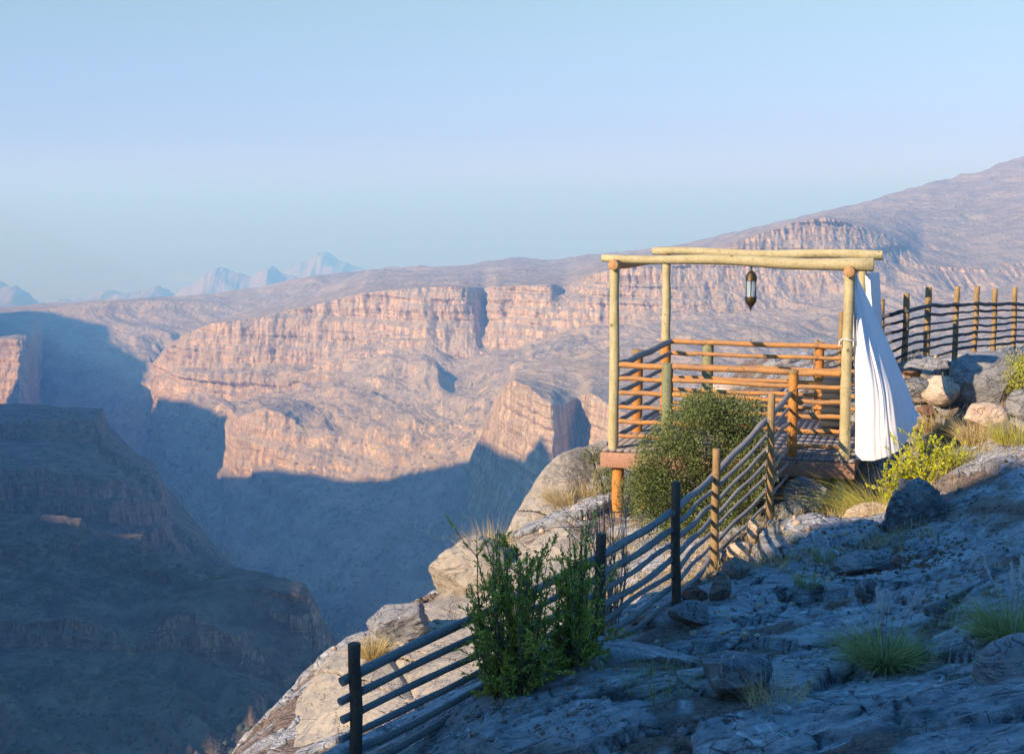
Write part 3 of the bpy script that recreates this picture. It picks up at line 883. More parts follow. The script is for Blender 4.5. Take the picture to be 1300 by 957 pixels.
# sunlit edge of the gorge
oc_rows = [
    [(370, 930, 18.5), (412, 905, 19), (470, 850, 19.5), (556, 830, 20.5), (600, 800, 22), (640, 760, 23), (685, 690, 24), (740, 640, 24.6), (790, 600, 25)],
    [(370, 890, 16.6), (412, 845, 17.2), (470, 801, 17.8), (520, 772, 18.3), (556, 758, 18.8), (575, 735, 19.6), (600, 722, 20.2), (630, 715, 20.6), (645, 688, 21.0), (660, 655, 21.5), (690, 608, 22.2), (712, 586, 22.8), (740, 570, 23.3), (765, 563, 23.6), (790, 561, 23.8)],
    [(370, 888, 15.7), (412, 838, 16.2), (470, 796, 16.9), (520, 768, 17.4), (556, 754, 17.9), (575, 729, 18.6), (600, 716, 19.2), (628, 708, 19.6), (640, 684, 20), (655, 650, 20.4), (685, 604, 21.1), (710, 582, 21.7), (740, 567, 22.2), (765, 561, 22.5), (790, 559, 22.7)],
    [(370, 905, 14.9), (412, 862, 15.3), (470, 822, 15.9), (556, 790, 16.7), (600, 758, 17.6), (660, 700, 18.7), (720, 645, 20.0), (765, 632, 21.0), (790, 632, 21.0)],
    [(370, 960, 13.9), (470, 880, 14.3), (556, 838, 14.9), (600, 808, 15.7), (660, 755, 16.7), (720, 705, 17.9), (765, 676, 19.2), (790, 672, 19.4)],
    [(370, 1040, 12.7), (470, 960, 12.8), (556, 905, 13.2), (600, 875, 13.7), (660, 820, 14.6), (720, 765, 15.6), (790, 705, 17.0)],
    [(370, 1130, 12.2), (470, 1060, 12.2), (600, 960, 13.0), (720, 850, 14.8), (790, 790, 16.2)],
]
pxs = np.arange(370, 790, 0.9)
G_, ix_ = interp_rows(oc_rows, pxs, [14, 16, 60, 90, 90, 30])
G_ = smooth_cols(G_, 9)
Gs = np.concatenate([np.repeat(G_[:1], 5, 0), G_, np.repeat(G_[-1:], 5, 0)])
G_ = sum(Gs[k_:k_ + len(G_)] for k_ in range(11)) / 11
X_, Y_, Z_ = G_[..., 0], G_[..., 1], G_[..., 2]
w_ = np.clip(np.minimum(ix_ - 0.6, 5.8 - ix_) * 1.4, 0, 1)[:, None]
dd_ = 0.24 * fbm(X_ / 1.5, Y_ / 1.9, Z_ / 1.2, 3, 971, 0.5) + 0.05 * fbm(X_ / 0.3, Y_ / 0.4, Z_ / 0.2, 4, 972, 0.6)
h_, e_ = plates(X_ * 0.8 - Z_ * 0.8 + Y_ * 0.2, Y_ * 0.6 + X_ * 0.75 + Z_ * 0.6, 1.5, 31)
dd_ = dd_ + 0.10 * h_ - 0.09 * np.clip(1 - e_ / 0.025, 0, 1)
h_, e_ = plates(X_ * 0.9 - Z_ * 0.9, Y_ * 0.8 + X_ * 0.6 + Z_ * 0.6, 0.5, 32)
mk_ = np.clip(0.1 + 2.5 * fbm(X_ / 1.3, Y_ / 1.3, Z_ / 1.3, 2, 973) - 0.3, 0, 1)
dd_ = dd_ + mk_ * (0.08 * h_ - 0.05 * np.clip(1 - e_ / 0.05, 0, 1))
G_ = G_ + (dd_ * w_)[..., None] * np.array([-0.25, -0.55, 0.75])
o = mesh_np('rock_outcrop', G_.reshape(-1, 3), grid_faces(G_.shape[0], G_.shape[1]), TANROCK, smooth=True)
tag(o, kind='structure')
boulder('boulder', 'rounded pale boulder with golden grass on top at the gorge edge', 'boulder', fixed(597, 762, 18.4), (1.0, 1.1, 0.85), TANROCK, 12, facets=4, rough=0.05, rot=0.8, tilt=(0.1, -0.1), sub=5)
boulder('rock', 'small dark cracked rock on the pale ledge left of the green shrub', 'rock', fixed(512, 812, 16.3), (0.75, 0.6, 0.4), GREYROCK, 63, facets=8, rough=0.1, rot=0.3, tilt=(0, -0.3), sub=4)

# foreground
boulder('boulder', 'dark layered upright boulder in the shade in front of the yellow shrub', 'boulder', fixed(1148, 708, 15.5), (0.86, 0.72, 0.98), DARKROCK, 5, facets=10, rough=0.07, rot=0.4, tilt=(0.15, 0.35), strata=0.16, sub=5, sharp=1)
boulder('rock', 'flat streaked grey rock lying left of the dark layered boulder', 'rock', hit(1093, 728), (0.52, 0.36, 0.24), GREYROCK, 8, facets=9, rough=0.05, rot=0.2, tilt=(0.1, -0.25), strata=0.08, sub=4, sharp=1)
boulder('boulder', 'sunlit peach boulder beside the deck corner support', 'boulder', fixed(1104, 708, 16.9), (0.78, 0.6, 0.75), PEACH, 9, facets=7, rough=0.05, rot=0.3, tilt=(0, -0.15), sub=5)
boulder('rock', 'grey squared block with a round pale spot under the deck', 'rock', fixed(1027, 646, 18.4), (0.62, 0.5, 0.42), GREYROCK, 15, facets=9, rough=0.03, rot=-0.25, tilt=(0.1, 0.15), sub=4, sharp=1)
boulder('rock', 'dark round rock in the deep shade under the deck edge', 'rock', fixed(1000, 662, 17.8), (0.42, 0.4, 0.34), DARKROCK, 16, facets=7, rough=0.06, sub=4)
boulder('rock', 'reddish brown wedge of rock leaning near the deck support', 'rock', fixed(1056, 655, 17.6), (0.34, 0.18, 0.2), RUST, 18, facets=8, rough=0.07, rot=0.5, tilt=(0, -0.5), sub=3, sharp=1)
boulder('rock', 'upright brown stone at the foot of the fence', 'rock', hit(913, 762), (0.2, 0.2, 0.31), BROWNROCK, 21, facets=8, rough=0.06, rot=0.2, sub=3)
boulder('rock', 'rusty brown rock at the foot of the fence left of the upright stone', 'rock', hit(882, 765), (0.24, 0.2, 0.15), RUST, 22, facets=8, rough=0.08, sub=3)
boulder('rock', 'blue grey rock right of the tallest fence post foot', 'rock', hit(876, 795), (0.34, 0.26, 0.22), GREYROCK, 23, facets=8, rough=0.06, sub=4)
boulder('rock', 'tan squat rock below the fence between two posts', 'rock', hit(934, 734), (0.27, 0.22, 0.24), BROWNROCK, 24, facets=8, rough=0.05, sub=3)
boulder('rock', 'pale tan stone in a sun patch at the fence foot', 'rock', hit(941, 706), (0.30, 0.2, 0.2), PEACH, 25, facets=8, rough=0.05, sub=3)
boulder('rock', 'pale pointed stone on the fence line below the green bush', 'rock', hit(957, 690), (0.14, 0.12, 0.26), PEACH, 26, facets=8, rough=0.05, sub=3, sharp=1)
boulder('rock', 'small flat brown stone under the lowest fence rails', 'rock', hit(820, 793), (0.3, 0.2, 0.07), RUST, 27, facets=6, rough=0.05, sub=3)
boulder('boulder', 'dark blocky boulder at the bottom edge of the outcrop', 'boulder', hit(925, 880), (0.55, 0.4, 0.28), DARKROCK, 28, facets=10, rough=0.05, rot=0.2, sub=4, sharp=1)
boulder('boulder', 'blue grey slab boulder in front of the green shrub foot', 'boulder', fixed(800, 905, 11.0), (1.35, 0.8, 0.62), ROCKM, 29, facets=6, rough=0.04, rot=-0.1, tilt=(0.1, 0.08), sub=5)
boulder('boulder', 'rounded grey boulder behind the grass at the right bottom corner', 'boulder', fixed(1305, 905, 8.6), (0.62, 0.5, 0.5), GREYROCK, 30, facets=5, rough=0.04, sub=4)
boulder('rock', 'small pale stone on the blue rock left of the flat streaked rock', 'rock', hit(1009, 688), (0.13, 0.1, 0.08), PEACH, 33, facets=8, rough=0.05, sub=3)
boulder('rock', 'dark square stone standing on edge below the flat streaked rock', 'rock', hit(1100, 762), (0.2, 0.14, 0.2), DARKROCK, 34, facets=9, rough=0.05, tilt=(0.2, 0.6), sub=3, sharp=1)

# right side, around the far fence
boulder('boulder', 'large flat grey boulder lying below the far fence', 'boulder', fixed(1252, 528, 21.3), (1.35, 1.0, 0.95), GREYROCK, 41, facets=7, rough=0.04, rot=0.2, tilt=(0.12, 0.05), sub=5)
boulder('boulder', 'tan rounded boulder left of the large flat grey boulder', 'boulder', hit(1193, 515), (0.5, 0.45, 0.42), PEACH, 42, facets=8, rough=0.06, sub=4)
boulder('boulder', 'orange lit boulder below the large flat grey boulder', 'boulder', hit(1248, 548), (0.62, 0.4, 0.42), PEACH, 43, facets=8, rough=0.05, sub=4)
boulder('boulder', 'dark boulder beside the white curtain edge', 'boulder', hit(1160, 512), (0.5, 0.5, 0.45), DARKROCK, 45, facets=9, rough=0.07, sub=4)
boulder('boulder', 'small grey boulder at the right frame edge under the dark green bush', 'boulder', fixed(1297, 530, 20.0), (0.4, 0.4, 0.4), GREYROCK, 46, facets=6, rough=0.04, sub=4)
pos = [(1146, 478), (1158, 472), (1166, 490), (1176, 474), (1184, 480), (1193, 468), (1203, 466), (1214, 462), (1224, 464), (1233, 460), (1244, 458), (1254, 458), (1264, 452), (1274, 456), (1283, 450), (1293, 452),
       (1170, 505), (1182, 496), (1150, 520), (1175, 528), (1196, 536), (1163, 540), (1215, 548), (1222, 556), (1185, 552), (1270, 552)]
desc = ['pale', 'brown', 'dark', 'grey', 'tan', 'rusty']
mm = [PEACH, BROWNROCK, DARKROCK, GREYROCK, TANROCK, RUST]
pos[:16] = sorted(pos[:16])
for i, (px, py) in enumerate(pos):
    k = (i * 5 + i // 3) % 6
    w = random.uniform(0.2, 0.38)
    x, y, z = hit(px, py + 8)
    NUMS = 'first second third fourth fifth sixth seventh eighth ninth tenth eleventh twelfth thirteenth fourteenth fifteenth sixteenth'.split()
    if i < 16: lab_ = '%s broken stone at the foot of the far fence, %s from the left' % (desc[k], NUMS[i])
    else: lab_ = '%s stone on the slope below the far fence, %s from the left' % (desc[k], NUMS[sorted(q_[0] for q_ in pos[16:]).index(px)])
    boulder('rock', lab_, 'rock', (x, y, z), (w, w * .8, w * random.uniform(.55, .85)), mm[k], 200 + i, facets=9, rough=0.06, rot=i, sub=3, sharp=1,
            group='broken stones piled along the far fence and the slope below it')

# ------------------------------------------------------------------ timber
def wood_mat(name, c1, c2, c3, grey=0.0):
    m, nt, b = new_mat(name)
    q = N(nt)
    co = q.coord(scale=(1, 1, 1))
    g = q.noise(co, 3.0, 3, 0.6)
    fib = q.noise(q.coord(scale=(14, 14, 1.2)), 4.0, 6, 0.7, 0.3)
    fib2 = q.noise(q.coord(scale=(1.2, 14, 14)), 4.0, 6, 0.7, 0.3)
    fb = q.math('MULTIPLY', q.math('ADD', fib, fib2), 0.5)
    c = q.mix(q.ramp(g, [(0.35, 0.0), (0.65, 1.0)]), c1, c2)
    c = q.mix(q.ramp(fb, [(0.50, 0.0), (0.62, 0.85)]), c, c3)
    knot = q.ramp(q.noise(co, 9.0, 2, 0.5), [(0.68, 0.0), (0.74, 0.7)])
    c = q.mix(knot, c, tuple(x * 0.4 for x in c3))
    q.link(c, b.inputs['Base Color'])
    b.inputs['Roughness'].default_value = 0.7
    q.bump(fb, 0.6, 0.015, b)
    return m


PALE = wood_mat('pale stripped pole timber', (0.36, 0.305, 0.15), (0.45, 0.385, 0.21), (0.19, 0.155, 0.08))
ORANGE = wood_mat('orange stained timber', (0.48, 0.21, 0.045), (0.36, 0.15, 0.035), (0.17, 0.08, 0.03))
RAILW = wood_mat('orange and grey weathered rail', (0.50, 0.225, 0.05), (0.30, 0.165, 0.075), (0.19, 0.14, 0.10))
TANEND = wood_mat('tan log timber', (0.42, 0.24, 0.10), (0.34, 0.19, 0.08), (0.18, 0.10, 0.05))
GREEN = wood_mat('green treated timber', (0.17, 0.185, 0.10), (0.24, 0.235, 0.12), (0.09, 0.10, 0.07))
POSTW = wood_mat('fence post timber', (0.32, 0.21, 0.085), (0.23, 0.145, 0.06), (0.12, 0.08, 0.045))
DARKPOST = wood_mat('dark brown post', (0.07, 0.05, 0.035), (0.11, 0.07, 0.045), (0.04, 0.03, 0.025))  # darkest brown timber, on the lower fence posts and deck supports
RAILG = wood_mat('grey weathered fence rail', (0.17, 0.165, 0.155), (0.24, 0.22, 0.19), (0.11, 0.105, 0.10))
RAILD = wood_mat('dark tarred fence rail', (0.04, 0.045, 0.05), (0.06, 0.06, 0.06), (0.03, 0.03, 0.035))
BROWNB = wood_mat('red brown board', (0.30, 0.16, 0.10), (0.36, 0.20, 0.12), (0.18, 0.10, 0.07))
DECKW = wood_mat('grey brown deck board', (0.20, 0.17, 0.15), (0.27, 0.23, 0.2), (0.12, 0.10, 0.09))


def plain_mat(name, c, rough=0.6, metal=0.0, c2=None, scale=8, bump=0.0):
    m, nt, b = new_mat(name)
    q = N(nt)
    q.link(q.mix(q.noise(q.coord(), scale, 5, 0.6), c, c2 or tuple(x * 0.75 for x in c)), b.inputs['Base Color'])
    b.inputs['Roughness'].default_value = rough
    b.inputs['Metallic'].default_value = metal
    if bump: q.bump(q.noise(q.coord(), scale * 3, 4), 0.5, bump, b)
    return m


def log(name, a, c, r0, r1, mat, parent, origin, wob=0.012, seed=0, n=14, sides=14):
    a = np.array(a, float); c = np.array(c, float)
    t = np.linspace(0, 1, n)[:, None]
    p = a * (1 - t) + c * t
    L = np.linalg.norm(c - a)
    r = np.random.default_rng(seed)
    for ax in range(3):
        ph, fr = r.uniform(0, 6.28), r.uniform(0.6, 1.4)
        p[:, ax] += wob * np.sin(t[:, 0] * fr * 6.28 * max(1, L / 2.2) + ph) * (np.sin(np.pi * t[:, 0]) ** 0.5)
    rad = (r0 * (1 - t) + r1 * t)[:, 0] * (1 + 0.035 * np.sin(t[:, 0] * 23 + seed) + r.uniform(-.015, .015, n))
    # rounded ends
    p2 = np.concatenate([p[:1], p[:1] * .999 + p[1:2] * .001, p[1:-1], p[-1:] * .999 + p[-2:-1] * .001, p[-1:]])
    rad2 = np.concatenate([[rad[0] * 0.88], [rad[0]], rad[1:-1], [rad[-1]], [rad[-1] * 0.88]])
    d = (p[-1] - p[0]) / L
    p2[0] -= d * 0.006; p2[-1] += d * 0.006
    m = MB(origin)
    m.tube(p2, rad2, sides, seed=seed, rough=0.015)
    return m.build(name, mat, parent, smooth=True)


# ------------------------------------------------------------------ pavilion
FL = np.array([1.43, 19.8]); FR = np.array([4.49, 18.95]); RL = np.array([2.53, 23.3]); RR = RL + (FR - FL) * 0.98
ZD, ZR = -3.39, -0.86          # deck top, underside of roof poles
O = (FL[0], FL[1], ZD)
pav = thing('pavilion', 'open lookout pavilion of pale roof poles and orange railings on a timber deck', 'pavilion', O)


def v3(p, z): return (p[0], p[1], z)


def lerp(a, b, t): return a * (1 - t) + b * t


ex = (FR - FL) / np.linalg.norm(FR - FL)
ey = (RL - FL) / np.linalg.norm(RL - FL)
post_r = [(FL, ZD - 0.02, ZR + 0.02, 0.078), (FR, ZD - 0.02, ZR - 0.06, 0.078), (RL, ZD + 1.2, ZR + 0.03, 0.078), (RR, ZD - .02, ZR, 0.075)]
for i, (p, z0, z1, r) in enumerate(post_r):
    log('roof_post', v3(p, z0), v3(p, z1), r * 0.95, r * 0.85, PALE, pav, O, 0.006, 300 + i, sides=18)
log('roof_post', v3(RL, ZD - 0.02), v3(RL, ZD + 1.195), 0.088, 0.088, ORANGE, pav, O, 0.0, 309)
# roof: two side logs on the posts, two long poles lying across them
log('side_pole', (FL[0] - ey[0] * .12, FL[1] - ey[1] * .12 - .02, ZR + 0.055), (RL[0] + ey[0] * .15, RL[1] + ey[1] * .15, ZR + 0.02), 0.07, 0.065, TANEND, pav, O, 0.006, 311, sides=18)
log('side_pole', (FR[0] - ey[0] * .12, FR[1] - ey[1] * .12 - .02, ZR - 0.0), (RR[0] + ey[0] * .15, RR[1] + ey[1] * .15, ZR - 0.03), 0.075, 0.065, TANEND, pav, O, 0.006, 312, sides=18)
a = FL - ex * 0.22 + ey * 0.17; c = FR + ex * 0.30 + ey * 0.17
log('roof_pole', v3(a, ZR + .140), v3(c, ZR + 0.085), 0.055, 0.088, PALE, pav, O, 0.018, 313, sides=18)
a = RL - ex * 0.22 - ey * 0.05; c = RR + ex * 0.30 - ey * 0.05
log('roof_pole', v3(a, ZR + .135), v3(c, ZR + 0.095), 0.062, 0.078, PALE, pav, O, 0.02, 314, sides=18)
# deck
deckm = MB(O)
nb = 34
L = np.linalg.norm(FR - FL) + 0.30
for i in range(nb):
    t = -0.14 + (i + 0.5) * L / nb
    c = FL + ex * t + (RL - FL) * 0.5
    deckm.box((c[0], c[1], ZD - 0.016 + 0.002 * ((i * 7) % 3)), (L / nb / 2 - 0.005, np.linalg.norm(RL - FL) / 2 + 0.10, 0.016), [(ex[0], ex[1], 0), (ey[0], ey[1], 0), (0, 0, 1)])
deckm.build('deck_boards', DECKW, pav)
for s, nm in ((0, 'front'), (1, 'rear')):
    c = lerp(FL, RL, s) + (FR - FL) * 0.5 + ey * (-0.13 if s == 0 else 0.13)
    MB(O).box((c[0], c[1], ZD - 0.14), (L / 2, 0.03, 0.105), [(ex[0], ex[1], 0), (-ex[1], ex[0], 0), (0, 0, 1)]).build('fascia_board', BROWNB, pav, bevel=0.006)
for s in (0, 1):
    c = lerp(FL, FR, s) + (RL - FL) * 0.5 + ex * (-0.08 if s == 0 else 0.10)
    MB(O).box((c[0], c[1], ZD - 0.14), (0.035, np.linalg.norm(RL - FL) / 2 + .08, 0.10), [(ex[0], ex[1], 0), (ey[0], ey[1], 0), (0, 0, 1)]).build('fascia_board', BROWNB, pav, bevel=0.006)
for i, (p, m_, r) in enumerate([(FL + ex * 0.07, ORANGE, 0.085), (FL + ex * 0.42 + ey * .1, ORANGE, 0.06), (FL + ex * 0.3 + ey * 1.2, DARKPOST, 0.09), (FR - ex * 0.05, PALE, 0.075), (FR - ex * 0.6 + ey * 0.5, DARKPOST, 0.09), (RR, DARKPOST, 0.08), (RL, DARKPOST, 0.08)]):
    g = min(gz(p[0], p[1]), ZD - 0.5)
    log('deck_support', v3(p, g - 0.25), v3(p, ZD - 0.246), r, r, m_, pav, O, 0.004, 330 + i)
# railing posts
def on_front(t): return FL + (FR - FL) * t


def on_rear(t): return RL + (RR - RL) * t


def on_left(t): return FL + (RL - FL) * t


def px_t(px, A, Bv):
    """fraction along A->B seen at photo column px"""
    k = (px - 650) / F * 1.02
    return (k * A[1] - A[0]) / ((Bv - A)[0] - k * (Bv - A)[1])


tf1, tf2 = px_t(845, FL, FR), px_t(1003, FL, FR)
tr1, tr2 = px_t(895, RL, RR), px_t(1035, RL, RR)
H = 1.28
posts = [(on_front(tf1), 1.22, 0.083, GREEN), (on_front(tf2), 1.16, 0.068, ORANGE), (on_rear(tr1), 1.23, 0.095, GREEN), (on_rear(tr2), 1.20, 0.07, ORANGE), (on_left(0.42), 1.22, 0.08, ORANGE)]
for i, (p, h, r, m_) in enumerate(posts):
    log('railing_post', v3(p, ZD - 0.01), v3(p, ZD + h), r, r * 0.97, m_, pav, O, 0.003, 350 + i, n=8)
    if i in (1, 3, 4):
        mcap = MB(O); mcap.lathe(v3(p, ZD + h - .02), [(0, 0), (r * 1.15, 0.0), (r * 1.15, 0.045), (r * .5, 0.062), (0, 0.064)], 14).build('post_cap', POSTW, pav, smooth=True)
side_in = 0.085


def rail_run(A, B, zs, mat, seed, r=0.035, off=(0, 0), parent=None, org=O, wob=0.007):
    A = np.array(A) + off; B = np.array(B) + off
    for k, (za, zb) in enumerate(zs):
        rr_ = r * (1.25 if k == 0 else random.uniform(0.85, 1.05))
        log('rail', v3(A, za), v3(B, zb), rr_, rr_ * 0.95, mat, parent or pav, org, wob, seed + k, n=18, sides=10)


zr = [1.19, 1.0, 0.80, 0.60, 0.395, 0.19]
inn = -ey * 0.0
rail_run(FL + ex * .08, on_front(tf1) - ex * .06, [(ZD + z, ZD + z - .01) for z in zr], RAILW, 400)
rail_run(on_front(tf1) + ex * .07, on_front(tf2) - ex * .05, [(ZD + z, ZD + z - .03) for z in zr[:5]], RAILW, 410)
rail_run(on_front(tf2) + ex * .05, FR - ex * .07, [(ZD + z - .04, ZD + z - .03) for z in zr], RAILW, 420)
rail_run(RL + ex * .07, on_rear(tr1), [(ZD + z, ZD + z) for z in zr], RAILW, 430, off=-ey * .07)
rail_run(on_rear(tr1), on_rear(tr2), [(ZD + z, ZD + z - .01) for z in zr], RAILW, 440, off=-ey * .075)
rail_run(on_rear(tr2), RR, [(ZD + z - .01, ZD + z - .01) for z in zr], RAILW, 450, off=-ey * .075)
rail_run(FL + ey * .05, RL - ey * .02, [(ZD + z, ZD + z) for z in zr], RAILG, 460, r=0.042, off=ex * .085)  # shade of the inward-facing side rails put in by greyer timber

# dark slatted bin standing on the deck by the rear right corner
bp = lerp(FR, RR, 0.55) - ex * 0.28
bn = thing('storage_bin', 'dark slatted timber bin on the deck behind the right roof post', 'bin', (bp[0], bp[1], ZD))
DKB = plain_mat('black stained boards', (0.03, 0.032, 0.035), 0.7, bump=0.01)
m = MB(v3(bp, ZD))
m.box((bp[0], bp[1], ZD + 0.02), (0.2, 0.2, 0.02), [(ex[0], ex[1], 0), (ey[0], ey[1], 0), (0, 0, 1)])
m.build('base', DKB, bn)
m = MB(v3(bp, ZD)); m.box((bp[0], bp[1], ZD + 0.44), (0.155, 0.155, 0.395), [(ex[0], ex[1], 0), (ey[0], ey[1], 0), (0, 0, 1)]).build('body', DKB, bn)
m = MB(v3(bp, ZD))
for k in range(8):
    m.box((bp[0], bp[1], ZD + 0.09 + k * 0.10), (0.172, 0.172, 0.035), [(ex[0], ex[1], 0), (ey[0], ey[1], 0), (0, 0, 1)])
m.build('slats', DKB, bn, bevel=0.004)

# ------------------------------------------------------------------ fences
def fence(name, label, posts, rails_z, rail_mat, post_mats, rail_r, seed, org, group=None, rail_off=(0, 0), sag=0.02):
    """posts: (x, y, zbase, ztop, r); rails_z: per post list of rail heights"""
    t = thing(name, label, 'fence', org)
    for i, (x, y, z0, z1, r) in enumerate(posts):
        if z1 is None: continue
        lean = random.uniform(-.02, .02)
        log('post', (x, y, z0), (x + lean, y, z1), r, r * .96, post_mats[i % len(post_mats)], t, org, 0.006, seed + i, n=9)
    for i in range(len(posts) - 1):
        a, c = posts[i], posts[i + 1]
        for k in range(min(len(rails_z[i]), len(rails_z[i + 1]))):
            n = 12
            tt = np.linspace(-0.03, 1.03, n)
            p = np.stack([a[0] + (c[0] - a[0]) * tt + rail_off[0], a[1] + (c[1] - a[1]) * tt + rail_off[1], rails_z[i][k] + (rails_z[i + 1][k] - rails_z[i][k]) * tt], -1)
            rr = np.random.default_rng(seed * 31 + i * 17 + k)
            bow = sag * rr.uniform(-1.3, 0.8)
            p[:, 2] += bow * np.sin(np.pi * np.clip(tt, 0, 1)) + sag * 0.35 * np.sin(tt * rr.uniform(5, 11) + rr.uniform(0, 6))
            p[:, 0] += 0.008 * np.sin(tt * rr.uniform(5, 12) + rr.uniform(0, 6))
            rad = rail_r * (1.35 if k == 0 else rr.uniform(.75, 1.15))
            m = MB(org); m.tube(p, np.linspace(rad, rad * rr.uniform(.8, 1.1), n) * (1 + 0.06 * np.sin(np.arange(n) * 2.1 + k) + 0.05 * rr.normal(size=n)), 9, rough=0.07, seed=k)
            m.build('rail', rail_mat, t, smooth=True)
    return t


def nfp(px, pyb, pyt, Y, r):
    b_ = P(px, pyb, Y); t_ = P(px, pyt, Y)
    return (b_[0], Y, b_[2], t_[2], r)


def rz(Y, pys): return [P(650, y, Y)[2] for y in pys]


jp = on_front(tf2)
np_ = [nfp(453, 990, 817, 9.6, .046), nfp(760, 822, 678, 11.6, .046), nfp(858, 797, 612, 13.2, .046), nfp(907, 734, 570, 15.5, .046), nfp(976, 662, 500, 16.9, .046),
       (jp[0] - 0.02, jp[1] - .10, 0, None, 0)]
nr_ = [rz(9.6, [862 + 24 * k for k in range(7)]), rz(11.6, [712, 737, 758, 778, 798, 816, 832]), rz(13.2, [650, 673, 692, 711, 730, 748, 766]),
       rz(15.5, [607, 624, 642, 660, 677, 694, 711]), rz(16.9, [534, 553, 571, 589, 607, 625, 643]), rz(18.8, [503, 522, 540, 557, 574, 591, 607])]
fence('fence', 'rustic rail fence climbing beside the shaded rock to the deck', np_, nr_, RAILG, [DARKPOST, DARKPOST, DARKPOST, POSTW, POSTW], 0.027, 500, (np_[2][0], np_[2][1], np_[2][2]), rail_off=(-0.045, 0.03), sag=0.022)

fp = []
fz = []
far = [(1035, 470, 432, 24.3, 0.04), (1066, 478, 397, 23.9, .052), (1078, 480, 408, 23.2, .055), (1117, 482, 380, 22.4, .05), (1148, 475, 373, 22.2, .05), (1176, 466, 365, 23.2, .055), (1211, 458, 364, 24.2, .05), (1236, 452, 364, 25.2, .05), (1261, 450, 367, 26.3, .05), (1286, 448, 365, 27.5, .05), (1312, 444, 362, 28.7, .05), (1345, 440, 360, 30, .05)]
for (px, b_, t_, Y, r) in far:
    fp.append((P(px, b_, Y)[0], Y, P(px, b_, Y)[2] - .15, P(px, t_, Y)[2], r))
rail_y = [[443, 455, 462, 468, 474, 478, 482], [437, 446, 454, 462, 470, 478, 486], [432, 441, 450, 459, 468, 477, 486], [402, 414, 426, 438, 450, 462, 474], [394, 407, 417, 427, 438, 448, 459], [387, 399, 411, 421, 432, 442, 453],
          [386.5, 396.5, 406, 415, 425, 435, 444], [385, 394, 403, 412, 421, 430, 439], [386, 394, 403, 412, 421, 429, 437], [385.5, 393.5, 402, 409, 418, 426, 434], [385, 393, 401, 409, 417, 425, 432], [384, 392, 399, 407, 414, 421, 428]]
for (px, b_, t_, Y, r), ry in zip(far, rail_y):
    fz.append(rz(Y, ry))
fence('fence', 'far rustic fence with dark wavy rails on the rocky ridge behind the curtain', fp, fz, RAILD, [POSTW], 0.024, 700, (fp[4][0], fp[4][1], fp[4][2]), rail_off=(0, -0.06), sag=0.015)

# ------------------------------------------------------------------ curtains
CLOTH, nt, b = new_mat('white cotton curtain')
q = N(nt)
q.link(q.mix(q.noise(q.coord(), 2.0, 4), (0.74, 0.73, 0.71), (0.68, 0.67, 0.655)), b.inputs['Base Color'])
b.inputs['Roughness'].default_value = 0.9
q.bump(q.noise(q.coord(scale=(1, 1, 0.25)), 10, 4), 0.25, 0.02, b)
# thin cloth lets a little light through
tr = nt.nodes.new('ShaderNodeBsdfTranslucent'); tr.inputs[0].default_value = (0.7, 0.72, 0.75, 1)
mx = nt.nodes.new('ShaderNodeMixShader'); mx.inputs[0].default_value = 0.12
outn = [n for n in nt.nodes if n.type == 'OUTPUT_MATERIAL'][0]
nt.links.new(b.outputs[0], mx.inputs[1]); nt.links.new(tr.outputs[0], mx.inputs[2]); nt.links.new(mx.outputs[0], outn.inputs[0])


def spline(pts, n):
    p = np.array(pts, float)
    t = np.linspace(0, len(p) - 1, n)
    out = np.empty((n, p.shape[1]))
    for i, tt in enumerate(t):
        k = min(int(tt), len(p) - 2); f = tt - k
        p0, p1, p2, p3 = p[max(k - 1, 0)], p[k], p[k + 1], p[min(k + 2, len(p) - 1)]
        out[i] = 0.5 * ((2 * p1) + (-p0 + p2) * f + (2 * p0 - 5 * p1 + 4 * p2 - p3) * f * f + (-p0 + 3 * p1 - 3 * p2 + p3) * f ** 3)
    return out


def drape(rows, nu, nv, nfold, amp, seed, mat, name, parent, org, thick=0.004):
    """rows: top..bottom, each a list of 3D points left..right"""
    R = np.stack([spline(r, nu) for r in rows])               # (k,nu,3)
    G = np.stack([spline(R[:, j], nv) for j in range(nu)], 1)  # (nv,nu,3)
    u = np.linspace(0, 1, nu)[None, :]; v = np.linspace(0, 1, nv)[:, None]
    du = np.gradient(G, axis=1)
    n = np.cross(du, np.array([0, 0, 1.0])); n /= np.linalg.norm(n, axis=2)[..., None] + 1e-9
    ph = 2 * np.pi * nfold * (u + 0.05 * vnoise(u * 5, u * 0 + v * 1.2, u * 0, seed) + 0.03 * np.sin(7 * u))
    w = 0.55 + 0.45 * vnoise(u * nfold * .6, v * 0.8 + 0 * u, u * 0, seed + 3)
    f = (np.sin(ph) + 0.45 * np.sin(2.3 * ph + 1)) * w * (amp[0] + (amp[1] - amp[0]) * v)
    f = f + 0.006 * vnoise(u * 30 + v * 3, v * 8, u * 0, seed + 4)
    G = G + n * f[..., None]
    nv_, nu_ = G.shape[:2]
    o = mesh_np(name, G.reshape(-1, 3) - np.array(org), grid_faces(nv_, nu_), mat, parent, smooth=True)
    s = o.modifiers.new('thickness', 'SOLIDIFY'); s.thickness = thick
    return o


